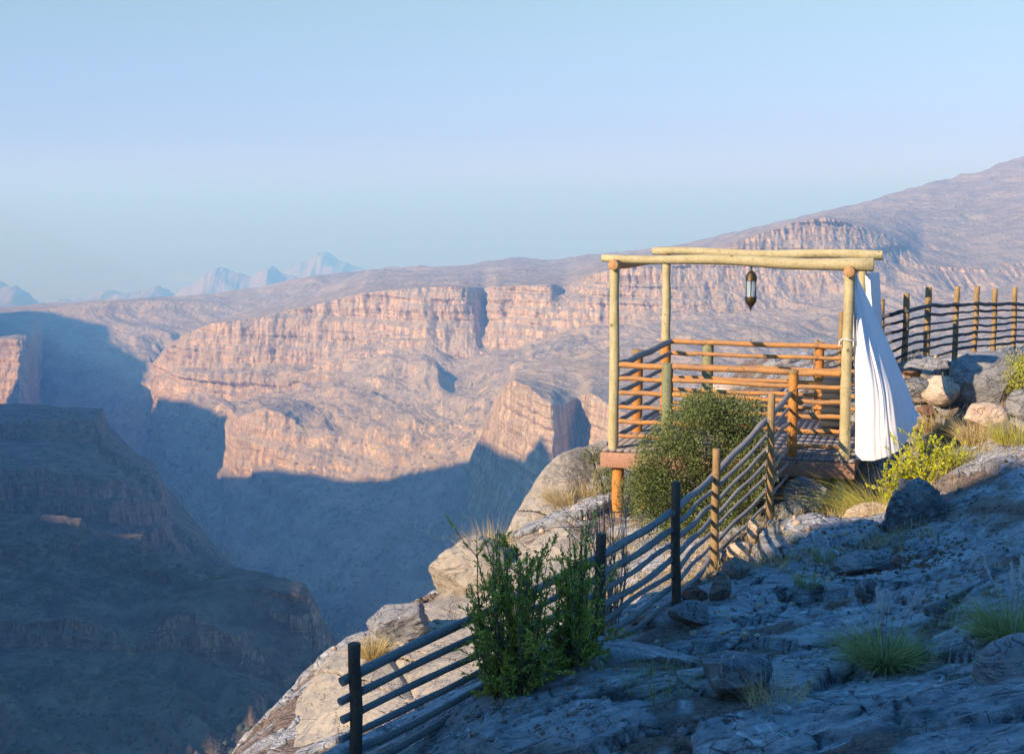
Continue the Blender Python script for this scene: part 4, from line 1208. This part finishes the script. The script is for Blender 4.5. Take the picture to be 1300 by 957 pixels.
cx, cy = FR
top = [(cx + 0.07, cy + .02, ZR - 0.06), (cx + 0.16, cy + 0.5, ZR - 0.05), (cx + 0.36, cy + 1.2, ZR - 0.04), (cx + 0.50, cy + 1.9, ZR - 0.04)]
m1 = [P(1085, 420, 18.98), P(1095, 420, 18.95), P(1108, 420, 19.3), P(1121, 421, 20.1)]
m2 = [P(1085, 490, 18.98), P(1108, 490, 18.75), P(1132, 490, 18.95), P(1150, 489, 19.8)]
m3 = [P(1085, 545, 19.0), P(1110, 549, 18.7), P(1142, 540, 18.8), P(1162, 520, 19.6)]
bot = [P(1086, 583, 19.0), P(1112, 584, 18.7), P(1146, 567, 18.8), P(1167, 527, 19.5)]
cur = thing('curtain', 'white cotton curtain billowing out to the right of the deck corner post', 'curtain', (cx + .07, cy, ZR))
drape([top, m1, m2, m3, bot], 220, 140, 7, (0.012, 0.020), 5, CLOTH, 'cloth', cur, (cx + .07, cy, ZR))
m = MB((cx + .07, cy, ZR))
m.tube([(cx + .085 * math.cos(a_), cy + .085 * math.sin(a_), ZD + 1.62 + 0.012 * math.sin(2 * a_)) for a_ in np.linspace(0, 6.3, 22)], 0.009, 6)
m.tube([(cx - .085, cy - .03, ZD + 1.62), (cx - .12, cy - .06, ZD + 1.60), (cx - .13, cy - .07, ZD + 1.54)], 0.008, 6)
m.build('tie_cord', CLOTH, cur, smooth=True)
rc = thing('curtain', 'narrow gathered white curtain hanging at the rear right roof post', 'curtain', (RR[0], RR[1], ZR))
t2 = [P(1099, 347, 21.8), P(1105, 347, 21.6), P(1111, 346, 21.9), P(1116, 345, 22.3)]
b2 = [P(1104, 470, 21.6), P(1110, 470, 21.4), P(1116, 470, 21.6), P(1120, 470, 22.0)]
c2_ = [P(1100, 400, 21.7), P(1108, 400, 21.5), P(1113, 400, 21.7), P(1119, 400, 22.1)]
drape([t2, c2_, b2], 70, 60, 4, (0.02, 0.03), 8, CLOTH, 'cloth', rc, (RR[0], RR[1], ZR))
fcx = thing('curtain', 'thin strip of white curtain gathered behind the front right roof post', 'curtain', (cx, cy + .1, ZR))
t3 = [P(1073, 348, 19.15), P(1079, 348, 19.2), P(1088, 349, 19.25)]
b3 = [P(1072, 440, 19.15), P(1079, 440, 19.2), P(1088, 440, 19.25)]
drape([t3, b3], 40, 40, 3, (0.015, 0.015), 9, CLOTH, 'cloth', fcx, (cx, cy + .1, ZR))

# ------------------------------------------------------------------ lantern
BRASS = plain_mat('aged brass', (0.14, 0.10, 0.05), 0.45, 0.8, (0.05, 0.04, 0.025), 18, 0.004)
GL, nt, b = new_mat('lantern glass')
b.inputs['Base Color'].default_value = (0.35, 0.45, 0.5, 1)
b.inputs['Roughness'].default_value = 0.15
tp = nt.nodes.new('ShaderNodeBsdfTransparent'); tp.inputs[0].default_value = (0.85, 0.92, 0.95, 1)
mx = nt.nodes.new('ShaderNodeMixShader'); mx.inputs[0].default_value = 0.45
nt.links.new(b.outputs[0], mx.inputs[1]); nt.links.new(tp.outputs[0], mx.inputs[2])
nt.links.new(mx.outputs[0], [n for n in nt.nodes if n.type == 'OUTPUT_MATERIAL'][0].inputs[0])
la = P(954, 342, 19.5)
LZ = la[2]
lan = thing('lantern', 'ornate brass and glass lantern hanging from the front roof pole', 'lantern', la)
def lm(): return MB(la)
lm().tube([(la[0], la[1], LZ + 0.05), (la[0], la[1], LZ - 0.03)], 0.007, 6).build('hook', BRASS, lan)
lm().lathe((la[0], la[1], LZ), [(0, 0.0), (0.012, -.005), (.016, -.02), (0.03, -.03), (.05, -.045), (.07, -.075), (.076, -.10), (.082, -.105), (.082, -.12), (.074, -.125), (.078, -.145), (.078, -.155), (0, -.155)], 24).build('cap', BRASS, lan, smooth=True)
lm().lathe((la[0], la[1], LZ), [(.068, -.155), (.068, -.375)], 24).build('glass', GL, lan, smooth=True)
m = lm()
for k in range(6):
    a_ = k * math.pi / 3 + 0.3
    m.tube([(la[0] + .073 * math.cos(a_), la[1] + .073 * math.sin(a_), LZ - .15), (la[0] + .073 * math.cos(a_), la[1] + .073 * math.sin(a_), LZ - .38)], 0.006, 6)
m.build('frame_bars', BRASS, lan)
lm().lathe((la[0], la[1], LZ), [(0, -.372), (.08, -.372), (.084, -.385), (.078, -.40), (.08, -.42), (.072, -.45), (.05, -.48), (.022, -.515), (.012, -.53), (.014, -.54), (.006, -.555), (.002, -.585), (0, -.59)], 24).build('base', BRASS, lan, smooth=True)
WAX = plain_mat('candle wax', (0.8, 0.8, 0.76))
lm().lathe((la[0], la[1], LZ), [(0, -.372), (.035, -.372), (.035, -.29), (0, -.285)], 16).build('candle', WAX, lan, smooth=True)

# ------------------------------------------------------------------ plants
def leaf_mat(name, c1, c2, trans=0.35):
    m, nt, b = new_mat(name)
    q = N(nt)
    c = q.mix(q.attr('tone'), c1, c2)
    q.link(c, b.inputs['Base Color'])
    b.inputs['Roughness'].default_value = 0.6
    t = nt.nodes.new('ShaderNodeBsdfTranslucent'); q.link(c, t.inputs[0])
    mx = nt.nodes.new('ShaderNodeMixShader'); mx.inputs[0].default_value = trans
    q.link(b.outputs[0], mx.inputs[1]); q.link(t.outputs[0], mx.inputs[2])
    q.link(mx.outputs[0], [n for n in nt.nodes if n.type == 'OUTPUT_MATERIAL'][0].inputs[0])
    return m


OLIVE = leaf_mat('olive leaves', (0.04, 0.06, 0.018), (0.24, 0.28, 0.09))
DEEP = leaf_mat('deep green leaves', (0.20, 0.23, 0.025), (0.62, 0.60, 0.10))
LIME = leaf_mat('yellow green leaves', (0.42, 0.46, 0.02), (0.78, 0.76, 0.05), 0.45)
LIMEG = leaf_mat('yellow green grass', (0.38, 0.36, 0.05), (0.60, 0.52, 0.12), 0.4)
GOLD = leaf_mat('dry golden grass', (0.45, 0.33, 0.12), (0.66, 0.52, 0.25), 0.35)
GRASSG = leaf_mat('green grass', (0.15, 0.19, 0.05), (0.46, 0.47, 0.18), 0.3)
PLUME = leaf_mat('white grass plume', (0.55, 0.55, 0.52), (0.75, 0.75, 0.72), 0.3)
BARK = plain_mat('grey twig bark', (0.16, 0.12, 0.09), 0.9, 0, (0.09, 0.07, 0.055), 12)
PALEBARK = plain_mat('pale twig bark', (0.32, 0.26, 0.2), 0.9, 0, (0.2, 0.16, 0.13), 12)


def leaves(name, pos, dirs, ln, wd, mat, parent, org, seed, tone=None):
    """one folded rhombic leaf per position"""
    r = np.random.default_rng(seed)
    n = len(pos)
    d = dirs / (np.linalg.norm(dirs, axis=1)[:, None] + 1e-9)
    s = np.cross(d, r.normal(size=(n, 3))); s /= np.linalg.norm(s, axis=1)[:, None] + 1e-9
    up = np.cross(s, d)
    L = (ln * r.uniform(0.7, 1.3, n))[:, None]; W = (wd * r.uniform(0.7, 1.3, n))[:, None]
    a = pos; b_ = pos + d * L * 0.5 + s * W * 0.5 + up * W * .2; c = pos + d * L; e = pos + d * L * 0.5 - s * W * 0.5 + up * W * .2
    v = np.stack([a, b_, c, e], 1).reshape(-1, 3) - np.array(org)
    f = np.arange(n * 4).reshape(n, 4)
    if tone is None: tone = r.uniform(0, 1, n)
    return mesh_np(name, v, f, mat, parent, attr={'tone': np.repeat(tone, 4)})


def blades(name, base, n, spread, ln, wd, mat, parent, org, seed, droop=0.5, lean=(0, 0), fan=0.6):
    """a tussock of curved tapering blades"""
    r = np.random.default_rng(seed)
    a = r.uniform(0, 2 * np.pi, n)
    rad = spread * np.sqrt(r.uniform(0, 1, n))
    p0 = np.stack([base[0] + rad * np.cos(a), base[1] + rad * np.sin(a), base[2] + 0 * a - 0.03], -1)
    out = np.stack([np.cos(a), np.sin(a), 0 * a], -1) * (fan * r.uniform(0.1, 1, n))[:, None] + r.normal(size=(n, 3)) * 0.14
    out[:, 0] += lean[0]; out[:, 1] += lean[1]
    L = ln * r.uniform(0.45, 1.15, n)
    K = 5
    side = np.cross(out + np.array([0, 0, 1.0]), r.normal(size=(n, 3))); side /= np.linalg.norm(side, axis=1)[:, None] + 1e-9
    vs = []
    dr = droop * r.uniform(0.3, 1.3, n)
    for k in range(K):
        t = k / (K - 1)
        p = p0 + (out * t + np.array([0, 0, 1.0]) * (t - dr[:, None] * t * t * 0.75) + out * dr[:, None] * t * t) * L[:, None]
        w = wd * (1 - t) ** 0.8 + 0.0004
        vs += [p - side * w * .5, p + side * w * .5]
    v = np.stack(vs, 1)
    f = []
    for k in range(K - 1):
        f.append([2 * k, 2 * k + 1, 2 * k + 3, 2 * k + 2])
    f = np.array(f)[None] + (np.arange(n) * 2 * K)[:, None, None]
    tone = r.uniform(0, 1, n)
    return mesh_np(name, v.reshape(-1, 3) - np.array(org), f.reshape(-1, 4), mat, parent, attr={'tone': np.repeat(tone, 2 * K)})


def tussock(label, base, n, spread, ln, wd, mat, seed, droop=0.5, lean=(0, 0), fan=0.6, plumes=0, cat='grass tuft', group=None):
    t = thing('grass_tuft', label, cat, base, group)
    blades('blades', base, n, spread, ln, wd, mat, t, base, seed, droop, lean, fan)
    r = np.random.default_rng(seed + 1)
    for k in range(plumes):
        a = r.uniform(0, 6.28); o_ = np.array([math.cos(a), math.sin(a), 0]) * r.uniform(.05, .5) + np.array([lean[0], lean[1], 0])
        p = [np.array(base) + (o_ * tt + np.array([0, 0, 1]) * tt) * ln * 1.15 for tt in np.linspace(0, 1, 6)]
        MB(base).tube(p, 0.002, 4, cap=False).build('stalk', PALEBARK, t)
        pp = np.array(p[-1]) + np.outer(np.linspace(-0.02, 0.12, 160), (o_ + np.array([0, 0, 1.0])))
        dd = np.tile(o_ * .6 + np.array([0, 0, 1.0]), (160, 1)) + r.normal(size=(160, 3)) * 0.35
        leaves('plume', pp, dd, 0.035, 0.003, PLUME, t, base, seed + 5 + k)
    return t


def bush(label, org, blobs, n, ln, wd, mat, seed, nb=60, bark=BARK, up=0.4, name='bush', surf=0.55, extra=None):
    """dense woody bush: blobs = ellipsoids (centre, radii) filled with leaf sprays, branches from the foot"""
    t = thing(name, label, 'bush', org)
    r = np.random.default_rng(seed)
    vol = np.array([b_[1][0] * b_[1][1] * b_[1][2] for b_ in blobs]) ** .7
    which = r.choice(len(blobs), size=n // 9, p=vol / vol.sum())
    C_ = np.array([b_[0] for b_ in blobs])[which]; R_ = np.array([b_[1] for b_ in blobs])[which]
    d = r.normal(size=(n // 9, 3)); d /= np.linalg.norm(d, axis=1)[:, None]
    rad = r.uniform(surf ** 2, 1, n // 9) ** 0.5
    q_ = C_ + d * R_ * (rad * 1.16)[:, None]
    # uneven outline: drop sprays where a coarse noise is low
    nz = fbm(q_[:, 0] * 4.2, q_[:, 1] * 4.2, q_[:, 2] * 4.2, 3, seed)
    keep = nz > -0.12 + 1.2 * (rad - .85)
    q_, d, nz = q_[keep], d[keep], nz[keep]
    tone0 = np.clip(0.45 + 1.5 * nz + r.normal(size=len(q_)) * 0.15, 0, 1)
    per = 12
    pos = np.repeat(q_, per, 0) + r.normal(size=(len(q_) * per, 3)) * ln * 1.3
    dr = np.repeat(d, per, 0) + r.normal(size=(len(q_) * per, 3)) * 0.8 + np.array([0, 0, up])
    leaves('foliage', pos, dr, ln, wd, mat, t, org, seed + 1, np.clip(np.repeat(tone0, per) + r.normal(size=len(pos)) * .12, 0, 1))
    m = MB(org)
    for k in range(nb):
        e = q_[r.integers(0, len(q_))]
        o0 = np.array(org) + np.array([r.normal() * .05, r.normal() * .05, -0.05])
        mid = lerp(o0, e, 0.5) + r.normal(size=3) * 0.06 - np.array([0, 0, .05])
        p = spline([o0, mid, e], 7)
        m.tube(p, np.linspace(0.014, 0.003, 7), 5, cap=False)
    m.build('branches', bark, t, smooth=True)
    return t


def stem_shrub(label, org, stems, mat, seed, ln, wd, per, bark=BARK, leafy=0.75, name='shrub', up=0.9, twigs=2):
    """upright shrub: each stem is (end point), leaves point up along the twigs"""
    t = thing(name, label, 'shrub', org)
    r = np.random.default_rng(seed)
    m = MB(org)
    pos, dr, tone = [], [], []
    for e in stems:
        e = np.array(e, float)
        o0 = np.array(org) + np.array([r.normal() * .04, r.normal() * .04, -.05])
        mid = lerp(o0, e, 0.45) + r.normal(size=3) * 0.05 + np.array([0, 0, -0.04])
        p = spline([o0, mid, e], 9)
        m.tube(p, np.linspace(0.009, 0.0025, 9), 5, cap=False)
        runs = [p[3:]]
        for w in range(twigs):
            k = r.integers(3, 8)
            tw = p[k] + (r.normal(size=3) * 0.75 + np.array([0, 0, 0.9])) * r.uniform(.08, .2)
            q2 = spline([p[k], lerp(p[k], tw, .5) + r.normal(size=3) * .01, tw], 5)
            m.tube(q2, np.linspace(0.004, 0.0015, 5), 4, cap=False)
            runs.append(q2)
        st_tone = r.uniform(0.1, .9)
        for run in runs:
            for _ in range(per):
                f = r.uniform(1 - leafy, 1) * (len(run) - 1)
                k = min(int(f), len(run) - 2)
                pt = lerp(run[k], run[k + 1], f - k)
                ax = run[k + 1] - run[k]; ax = ax / (np.linalg.norm(ax) + 1e-9)
                pos.append(pt + r.normal(size=3) * .006)
                dr.append(ax * up + r.normal(size=3) * 0.45)
                tone.append(np.clip(st_tone + r.normal() * .2, 0, 1))
    m.build('stems', bark, t, smooth=True)
    if pos:
        leaves('foliage', np.array(pos), np.array(dr), ln, wd, mat, t, org, seed + 1, np.array(tone))
    return t


# big olive bush in front of the deck
def E(px, py, Y, rx, rz_, ry=0.45): return (np.array(P(px, py, Y)), np.array([rx, ry, rz_]))


g0 = P(900, 668, 17.9)
bush('big rounded olive green bush growing against the front of the deck', g0,
     [E(900, 555, 17.9, .60, .52), E(855, 595, 17.8, .48, .50), E(935, 535, 18.0, .36, .36), E(945, 590, 17.7, .33, .46), E(850, 645, 17.8, .42, .34), E(905, 650, 17.5, .45, .35), E(826, 620, 18.0, .28, .30), E(895, 520, 18.0, .26, .2)],
     52000, 0.034, 0.017, OLIVE, 21, nb=110, surf=0.35)
g1 = P(772, 625, 20.5)
bush('small dark green bush behind the orange deck leg', g1, [E(772, 610, 20.5, .20, .2), E(785, 592, 20.6, .14, .14)], 2600, 0.03, 0.013, OLIVE, 22, nb=14)
gl_ = P(760, 572, 21.5)
bush('tiny green bush at the top of the big slab boulder', gl_, [E(752, 577, 21.4, .14, .08)], 800, 0.025, 0.012, OLIVE, 25, nb=6)
g2 = P(1298, 505, 20.8)
bush('dark green rounded bush at the right frame edge below the far fence', g2, [E(1296, 476, 20.8, .26, .32), E(1318, 470, 20.8, .3, .34)], 8000, 0.026, 0.012, DEEP, 23, nb=24)
g3 = P(797, 668, 19.0)
rs = np.random.default_rng(4)
stem_shrub('thin leafy green shrub under the deck edge right of the orange leg', g3, [P(790 + rs.uniform(-8, 22), rs.uniform(600, 650), 19.0 + rs.uniform(-.2, .2)) for _ in range(16)], OLIVE, 24, 0.035, 0.012, 26)

# foreground green shrub, mostly in the shade
def clump(label, fx, fy, Y, outl, n, seed):
    fg = P(fx, fy, Y)
    r_ = np.random.default_rng(seed)
    ends = []
    for k in range(n):
        a_, b_ = outl[r_.integers(0, len(outl))]
        f_ = r_.uniform(0, 1) ** 0.6
        ends.append(P(lerp(fx, a_, f_) + r_.normal() * 7, lerp(lerp(fy, b_, .6), b_, f_) + r_.normal() * 5, Y + r_.normal() * .2))
    for a_, b_ in outl:
        ends.append(P(a_, b_, Y + r_.normal() * .12))
    stem_shrub(label, fg, ends, DEEP, seed, 0.036, 0.0125, 36, twigs=4)


clump('wide leafy green shrub in front of the fence left of the dark post', 655, 900, 10.2,
      [(592, 770), (598, 745), (606, 705), (616, 684), (625, 690), (632, 672), (642, 690), (655, 690), (668, 700), (680, 705), (690, 690), (602, 800), (606, 840), (700, 740), (698, 790), (692, 840), (614, 860)], 90, 41)
clump('narrower leafy green shrub close to the dark post behind the rails', 728, 890, 10.6,
      [(706, 740), (700, 715), (712, 690), (722, 672), (730, 688), (738, 668), (746, 655), (752, 690), (758, 720), (764, 760), (766, 790), (756, 830), (700, 800), (712, 835)], 62, 46)

# bare twiggy shrub
bs = P(772, 790, 12.2)
ends = [P(740 + rs.uniform(-5, 60), rs.uniform(630, 690), 12.2 + rs.normal() * .15) for _ in range(26)]
stem_shrub('bare grey twiggy shrub beside the dark post behind the green shrub', bs, ends, OLIVE, 42, 0.02, 0.008, 1, bark=PALEBARK, twigs=5)
bs = P(785, 812, 12.6)
stem_shrub('sparse green sprig growing between the fence rails', bs, [P(780, 745, 12.6), P(790, 735, 12.6), P(775, 760, 12.6), P(798, 705, 12.7)], DEEP, 43, 0.028, 0.01, 10, twigs=2)

# yellow green sunlit shrub right of the deck
yg = P(1160, 655, 17.0)
ends = []
for k in range(85):
    px_ = rs.uniform(1118, 1218); top_ = np.interp(px_, [1115, 1135, 1150, 1160, 1170, 1180, 1200, 1222], [600, 575, 560, 540, 545, 550, 562, 575])
    ends.append(P(px_, top_ + rs.uniform(0, 45), 17.0 + rs.normal() * .15))
stem_shrub('bright yellow green sunlit shrub behind the dark layered boulder', yg, ends, LIME, 44, 0.036, 0.016, 34, bark=PALEBARK, twigs=4)
tussock('sunlit yellow green grass spilling under the deck corner', P(1120, 662, 17.2), 1500, 0.3, 0.62, 0.006, LIMEG, 51, 0.9, (-0.25, 0), 0.9)
tussock('sunlit yellow green grass behind the dark layered boulder', P(1168, 668, 16.6), 900, 0.22, 0.42, 0.006, LIMEG, 52, 0.6)

# golden dry tufts
tussock('golden dry grass tuft on top of the rounded pale boulder', P(606, 738, 18.7), 2600, 0.26, 0.36, 0.009, GOLD, 61, 0.8, (0, 0), 0.6)
tussock('golden bristling grass tuft behind the rounded pale boulder', P(622, 716, 19.2), 1500, 0.22, 0.55, 0.007, GOLD, 62, 0.35, (0, 0), 0.55)
tussock('small golden grass tuft growing on the big slab boulder', P(714, 646, 20.2), 600, 0.12, 0.42, 0.008, GOLD, 63, 0.5, (-.2, 0), 0.5)
tussock('golden grass tuft left of the orange deck leg', P(748, 645, 20.6), 1000, 0.16, 0.5, 0.008, GOLD, 64, 0.5, (0, 0), 0.5)
tussock('short golden grass tuft low on the pale ledge near the first post', P(474, 835, 15.6), 700, 0.1, 0.3, 0.008, GOLD, 65, 0.4)
tussock('golden grass on the sunny slope under the tan boulder by the curtain', hit(1196, 548), 1400, 0.28, 0.36, 0.009, GOLD, 66, 0.6)
tussock('golden grass in front of the orange lit boulder', hit(1238, 562), 900, 0.18, 0.38, 0.008, GOLD, 67, 0.6)
tussock('thin dry grass tuft between the white curtain and the slope', hit(1182, 575), 300, 0.15, 0.45, 0.004, GOLD, 68, 0.4)
tussock('pale grass tuft right of the yellow green shrub', hit(1218, 588), 600, 0.2, 0.3, 0.005, LIMEG, 69, 0.6)
tussock('yellow green grass clump at the right frame edge below the bushes', hit(1290, 560), 700, 0.25, 0.36, 0.005, LIMEG, 70, 0.6)
tussock('small dry grass tuft beside the flat streaked rock', hit(1046, 712), 160, 0.08, 0.2, 0.004, GRASSG, 71, 0.5)
tussock('small green grass tuft on the blue rock below the deck', hit(1024, 742), 220, 0.09, 0.2, 0.004, GRASSG, 72, 0.5)
tussock('short dry grass in the crack left of the dark layered boulder', hit(1112, 692), 260, 0.14, 0.22, 0.004, GOLD, 73, 0.5)
tussock('thin dry grass at the bottom edge beside the dark blocky boulder', hit(985, 890), 160, 0.2, 0.3, 0.003, GOLD, 74, 0.4)
tussock('thin dry stalks in front of the blue grey slab boulder', hit(835, 885), 120, 0.25, 0.32, 0.003, GRASSG, 75, 0.4)
# shaded green tussocks with white plumes
b_ = hit(1122, 842)
tussock('big green grass tussock with white plumes on the foreground rock', b_, 1300, 0.15, 0.33, 0.007, GRASSG, 81, 0.75, (0, 0), 0.95, plumes=7)
tussock('green grass tussock with faint plumes at the right frame edge', hit(1285, 812), 1300, 0.17, 0.36, 0.007, GRASSG, 82, 0.75, (0, 0), 0.9, plumes=6)
tussock('green grass tussock in the right bottom corner before the grey boulder', P(1310, 930, 8.4), 1300, 0.15, 0.34, 0.005, GRASSG, 83, 0.75, (0, 0), 0.8, plumes=2)

# ------------------------------------------------------------------ small things
BENCHW = plain_mat('flaking white paint', (0.62, 0.58, 0.50), 0.7, 0, (0.35, 0.2, 0.12), 6)
c0 = P(920, 500, 27.0)
bw = thing('bench', 'low white painted bench standing on the slope behind the pavilion', 'bench', c0)
m = MB(c0); m.box((c0[0], c0[1], c0[2] + .16), (0.28, 0.1, 0.025)).build('seat', BENCHW, bw, bevel=.005)
m = MB(c0); m.box((c0[0], c0[1] - .09, c0[2] + .08), (0.27, 0.012, 0.05)).build('apron', BENCHW, bw)
for sx in (-1, 1):
    m = MB(c0); m.box((c0[0] + sx * .24, c0[1] - 0.02, c0[2] + .0), (0.025, 0.07, 0.134)).build('leg', BENCHW, bw)
c1 = P(1250, 574, 17.5)
xx, yy = np.meshgrid(np.linspace(-1, 1, 30), np.linspace(-1, 1, 22))
zz = 0.09 * (1 - 0.6 * xx ** 2 - .5 * yy ** 2) + 0.03 * fbm(xx * 3, yy * 3, xx * 0, 4, 99)
RAG = plain_mat('blue white rag', (0.75, 0.76, 0.8), 0.8, 0, (0.5, 0.55, 0.68), 14)
o = mesh_np('rag', np.stack([xx * .17, yy * .1, zz], -1).reshape(-1, 3), grid_faces(22, 30), RAG, smooth=True)
o.location = c1
tag(o, 'crumpled white cloth lying on the dark rock at the right', 'cloth')
boulder('rock', 'small round black stone beside the crumpled white cloth', 'rock', P(1270, 578, 17.4), (0.09, 0.08, 0.08), DARKROCK, 88, facets=3, rough=0.03, sub=3)
boulder('boulder', 'ribbed dark rock outcrop right of the yellow green shrub', 'boulder', P(1262, 618, 17.2), (1.3, 0.7, 0.42), DARKROCK, 91, facets=7, rough=0.05, rot=0.3, tilt=(0.1, -0.25), strata=0.14, sub=5)

# loose stones, litter and dry grass nobody could count
def scatter_stones(name, label, pts, smin, smax, mat, seed):
    v0, f0 = ico(1)
    r = np.random.default_rng(seed)
    n = len(pts)
    s = (r.uniform(0, 1, n) ** 2.2 * (smax - smin) + smin)[:, None, None] * r.uniform(.5, 1.2, (n, 1, 3))
    v = v0[None] * (1 + r.uniform(-.28, .28, (n, len(v0), 1))) * s + pts[:, None, :]
    f = f0[None] + (np.arange(n) * len(v0))[:, None, None]
    o = mesh_np(name, v.reshape(-1, 3), f.reshape(-1, 3), mat)
    tag(o, label, 'gravel', kind='stuff')


def area_pts(n, xr, yr, seed, thr=0.0, sc_=1.0):
    r = np.random.default_rng(seed)
    x = r.uniform(*xr, n); y = r.uniform(*yr, n)
    k = fbm(x / sc_, y / sc_, x * 0, 3, seed) > thr
    x, y = x[k], y[k]
    return np.stack([x, y, ground_z(x, y)], -1)


scatter_stones('gravel', 'loose brown stone chips gathered in hollows of the outcrop', area_pts(16000, (-1.5, 8), (8, 26), 1, 0.12, 1.2), 0.006, 0.035, BROWNROCK, 2)
scatter_stones('gravel', 'fist sized grey stones lying on the shaded outcrop', area_pts(420, (-1.0, 7), (8.5, 17), 21, -0.05, 1.0), 0.015, 0.075, GREYROCK, 22)
scatter_stones('gravel', 'pale stone litter on the rocky slope and under the fence', area_pts(7000, (-2.5, 9), (11, 34), 3, 0.1, 1.5), 0.008, 0.05, PEACH, 4)
r = np.random.default_rng(9)
ctr = np.array([P(1130, 735, 14.0)[0], 14.3])
pp = r.normal(size=(1500, 2)) * np.array([.32, .38]) + ctr
scatter_stones('gravel', 'reddish stone chips heaped in the hollow under the dark layered boulder', np.stack([pp[:, 0], pp[:, 1], ground_z(pp[:, 0], pp[:, 1])], -1), 0.006, 0.03, RUST, 10)


def dry_grass(name, label, pts, ln, mat, seed):
    r = np.random.default_rng(seed)
    n = len(pts)
    K = 3
    d = r.normal(size=(n, 3)) * .35 + np.array([0, 0, 1]); L = ln * r.uniform(.4, 1.2, n)[:, None]
    s = np.cross(d, r.normal(size=(n, 3))); s /= np.linalg.norm(s, axis=1)[:, None]
    a = pts - s * .0025; b_ = pts + s * .0025; c = pts + d * L
    v = np.stack([a, b_, c], 1).reshape(-1, 3)
    o = mesh_np(name, v, np.arange(n * 3).reshape(n, 3), mat, attr={'tone': np.repeat(r.uniform(0, 1, n), 3)})
    tag(o, label, 'grass', kind='stuff')


base = area_pts(2600, (0, 10), (16, 32), 12, 0.12, 2.0)
rep = np.repeat(base, 16, 0); rep[:, :2] += r.normal(size=(len(rep), 2)) * .07
dry_grass('dry_grass', 'thin dry golden grass growing over the slope around the deck', rep, 0.16, GOLD, 13)
base = area_pts(900, (-0.5, 4.5), (14.5, 20), 17, -0.05, 1.2)
rep = np.repeat(base, 18, 0); rep[:, :2] += r.normal(size=(len(rep), 2)) * .06
dry_grass('dry_grass', 'dry straw and golden grass on the sunlit soil behind the near fence', rep, 0.14, GOLD, 19)
base = area_pts(260, (0.5, 7), (9, 15), 14, 0.16, 1.0)
rep = np.repeat(base, 12, 0); rep[:, :2] += r.normal(size=(len(rep), 2)) * .04
dry_grass('dry_grass', 'sparse short grass in cracks of the shaded rock', rep, 0.12, GRASSG, 15)
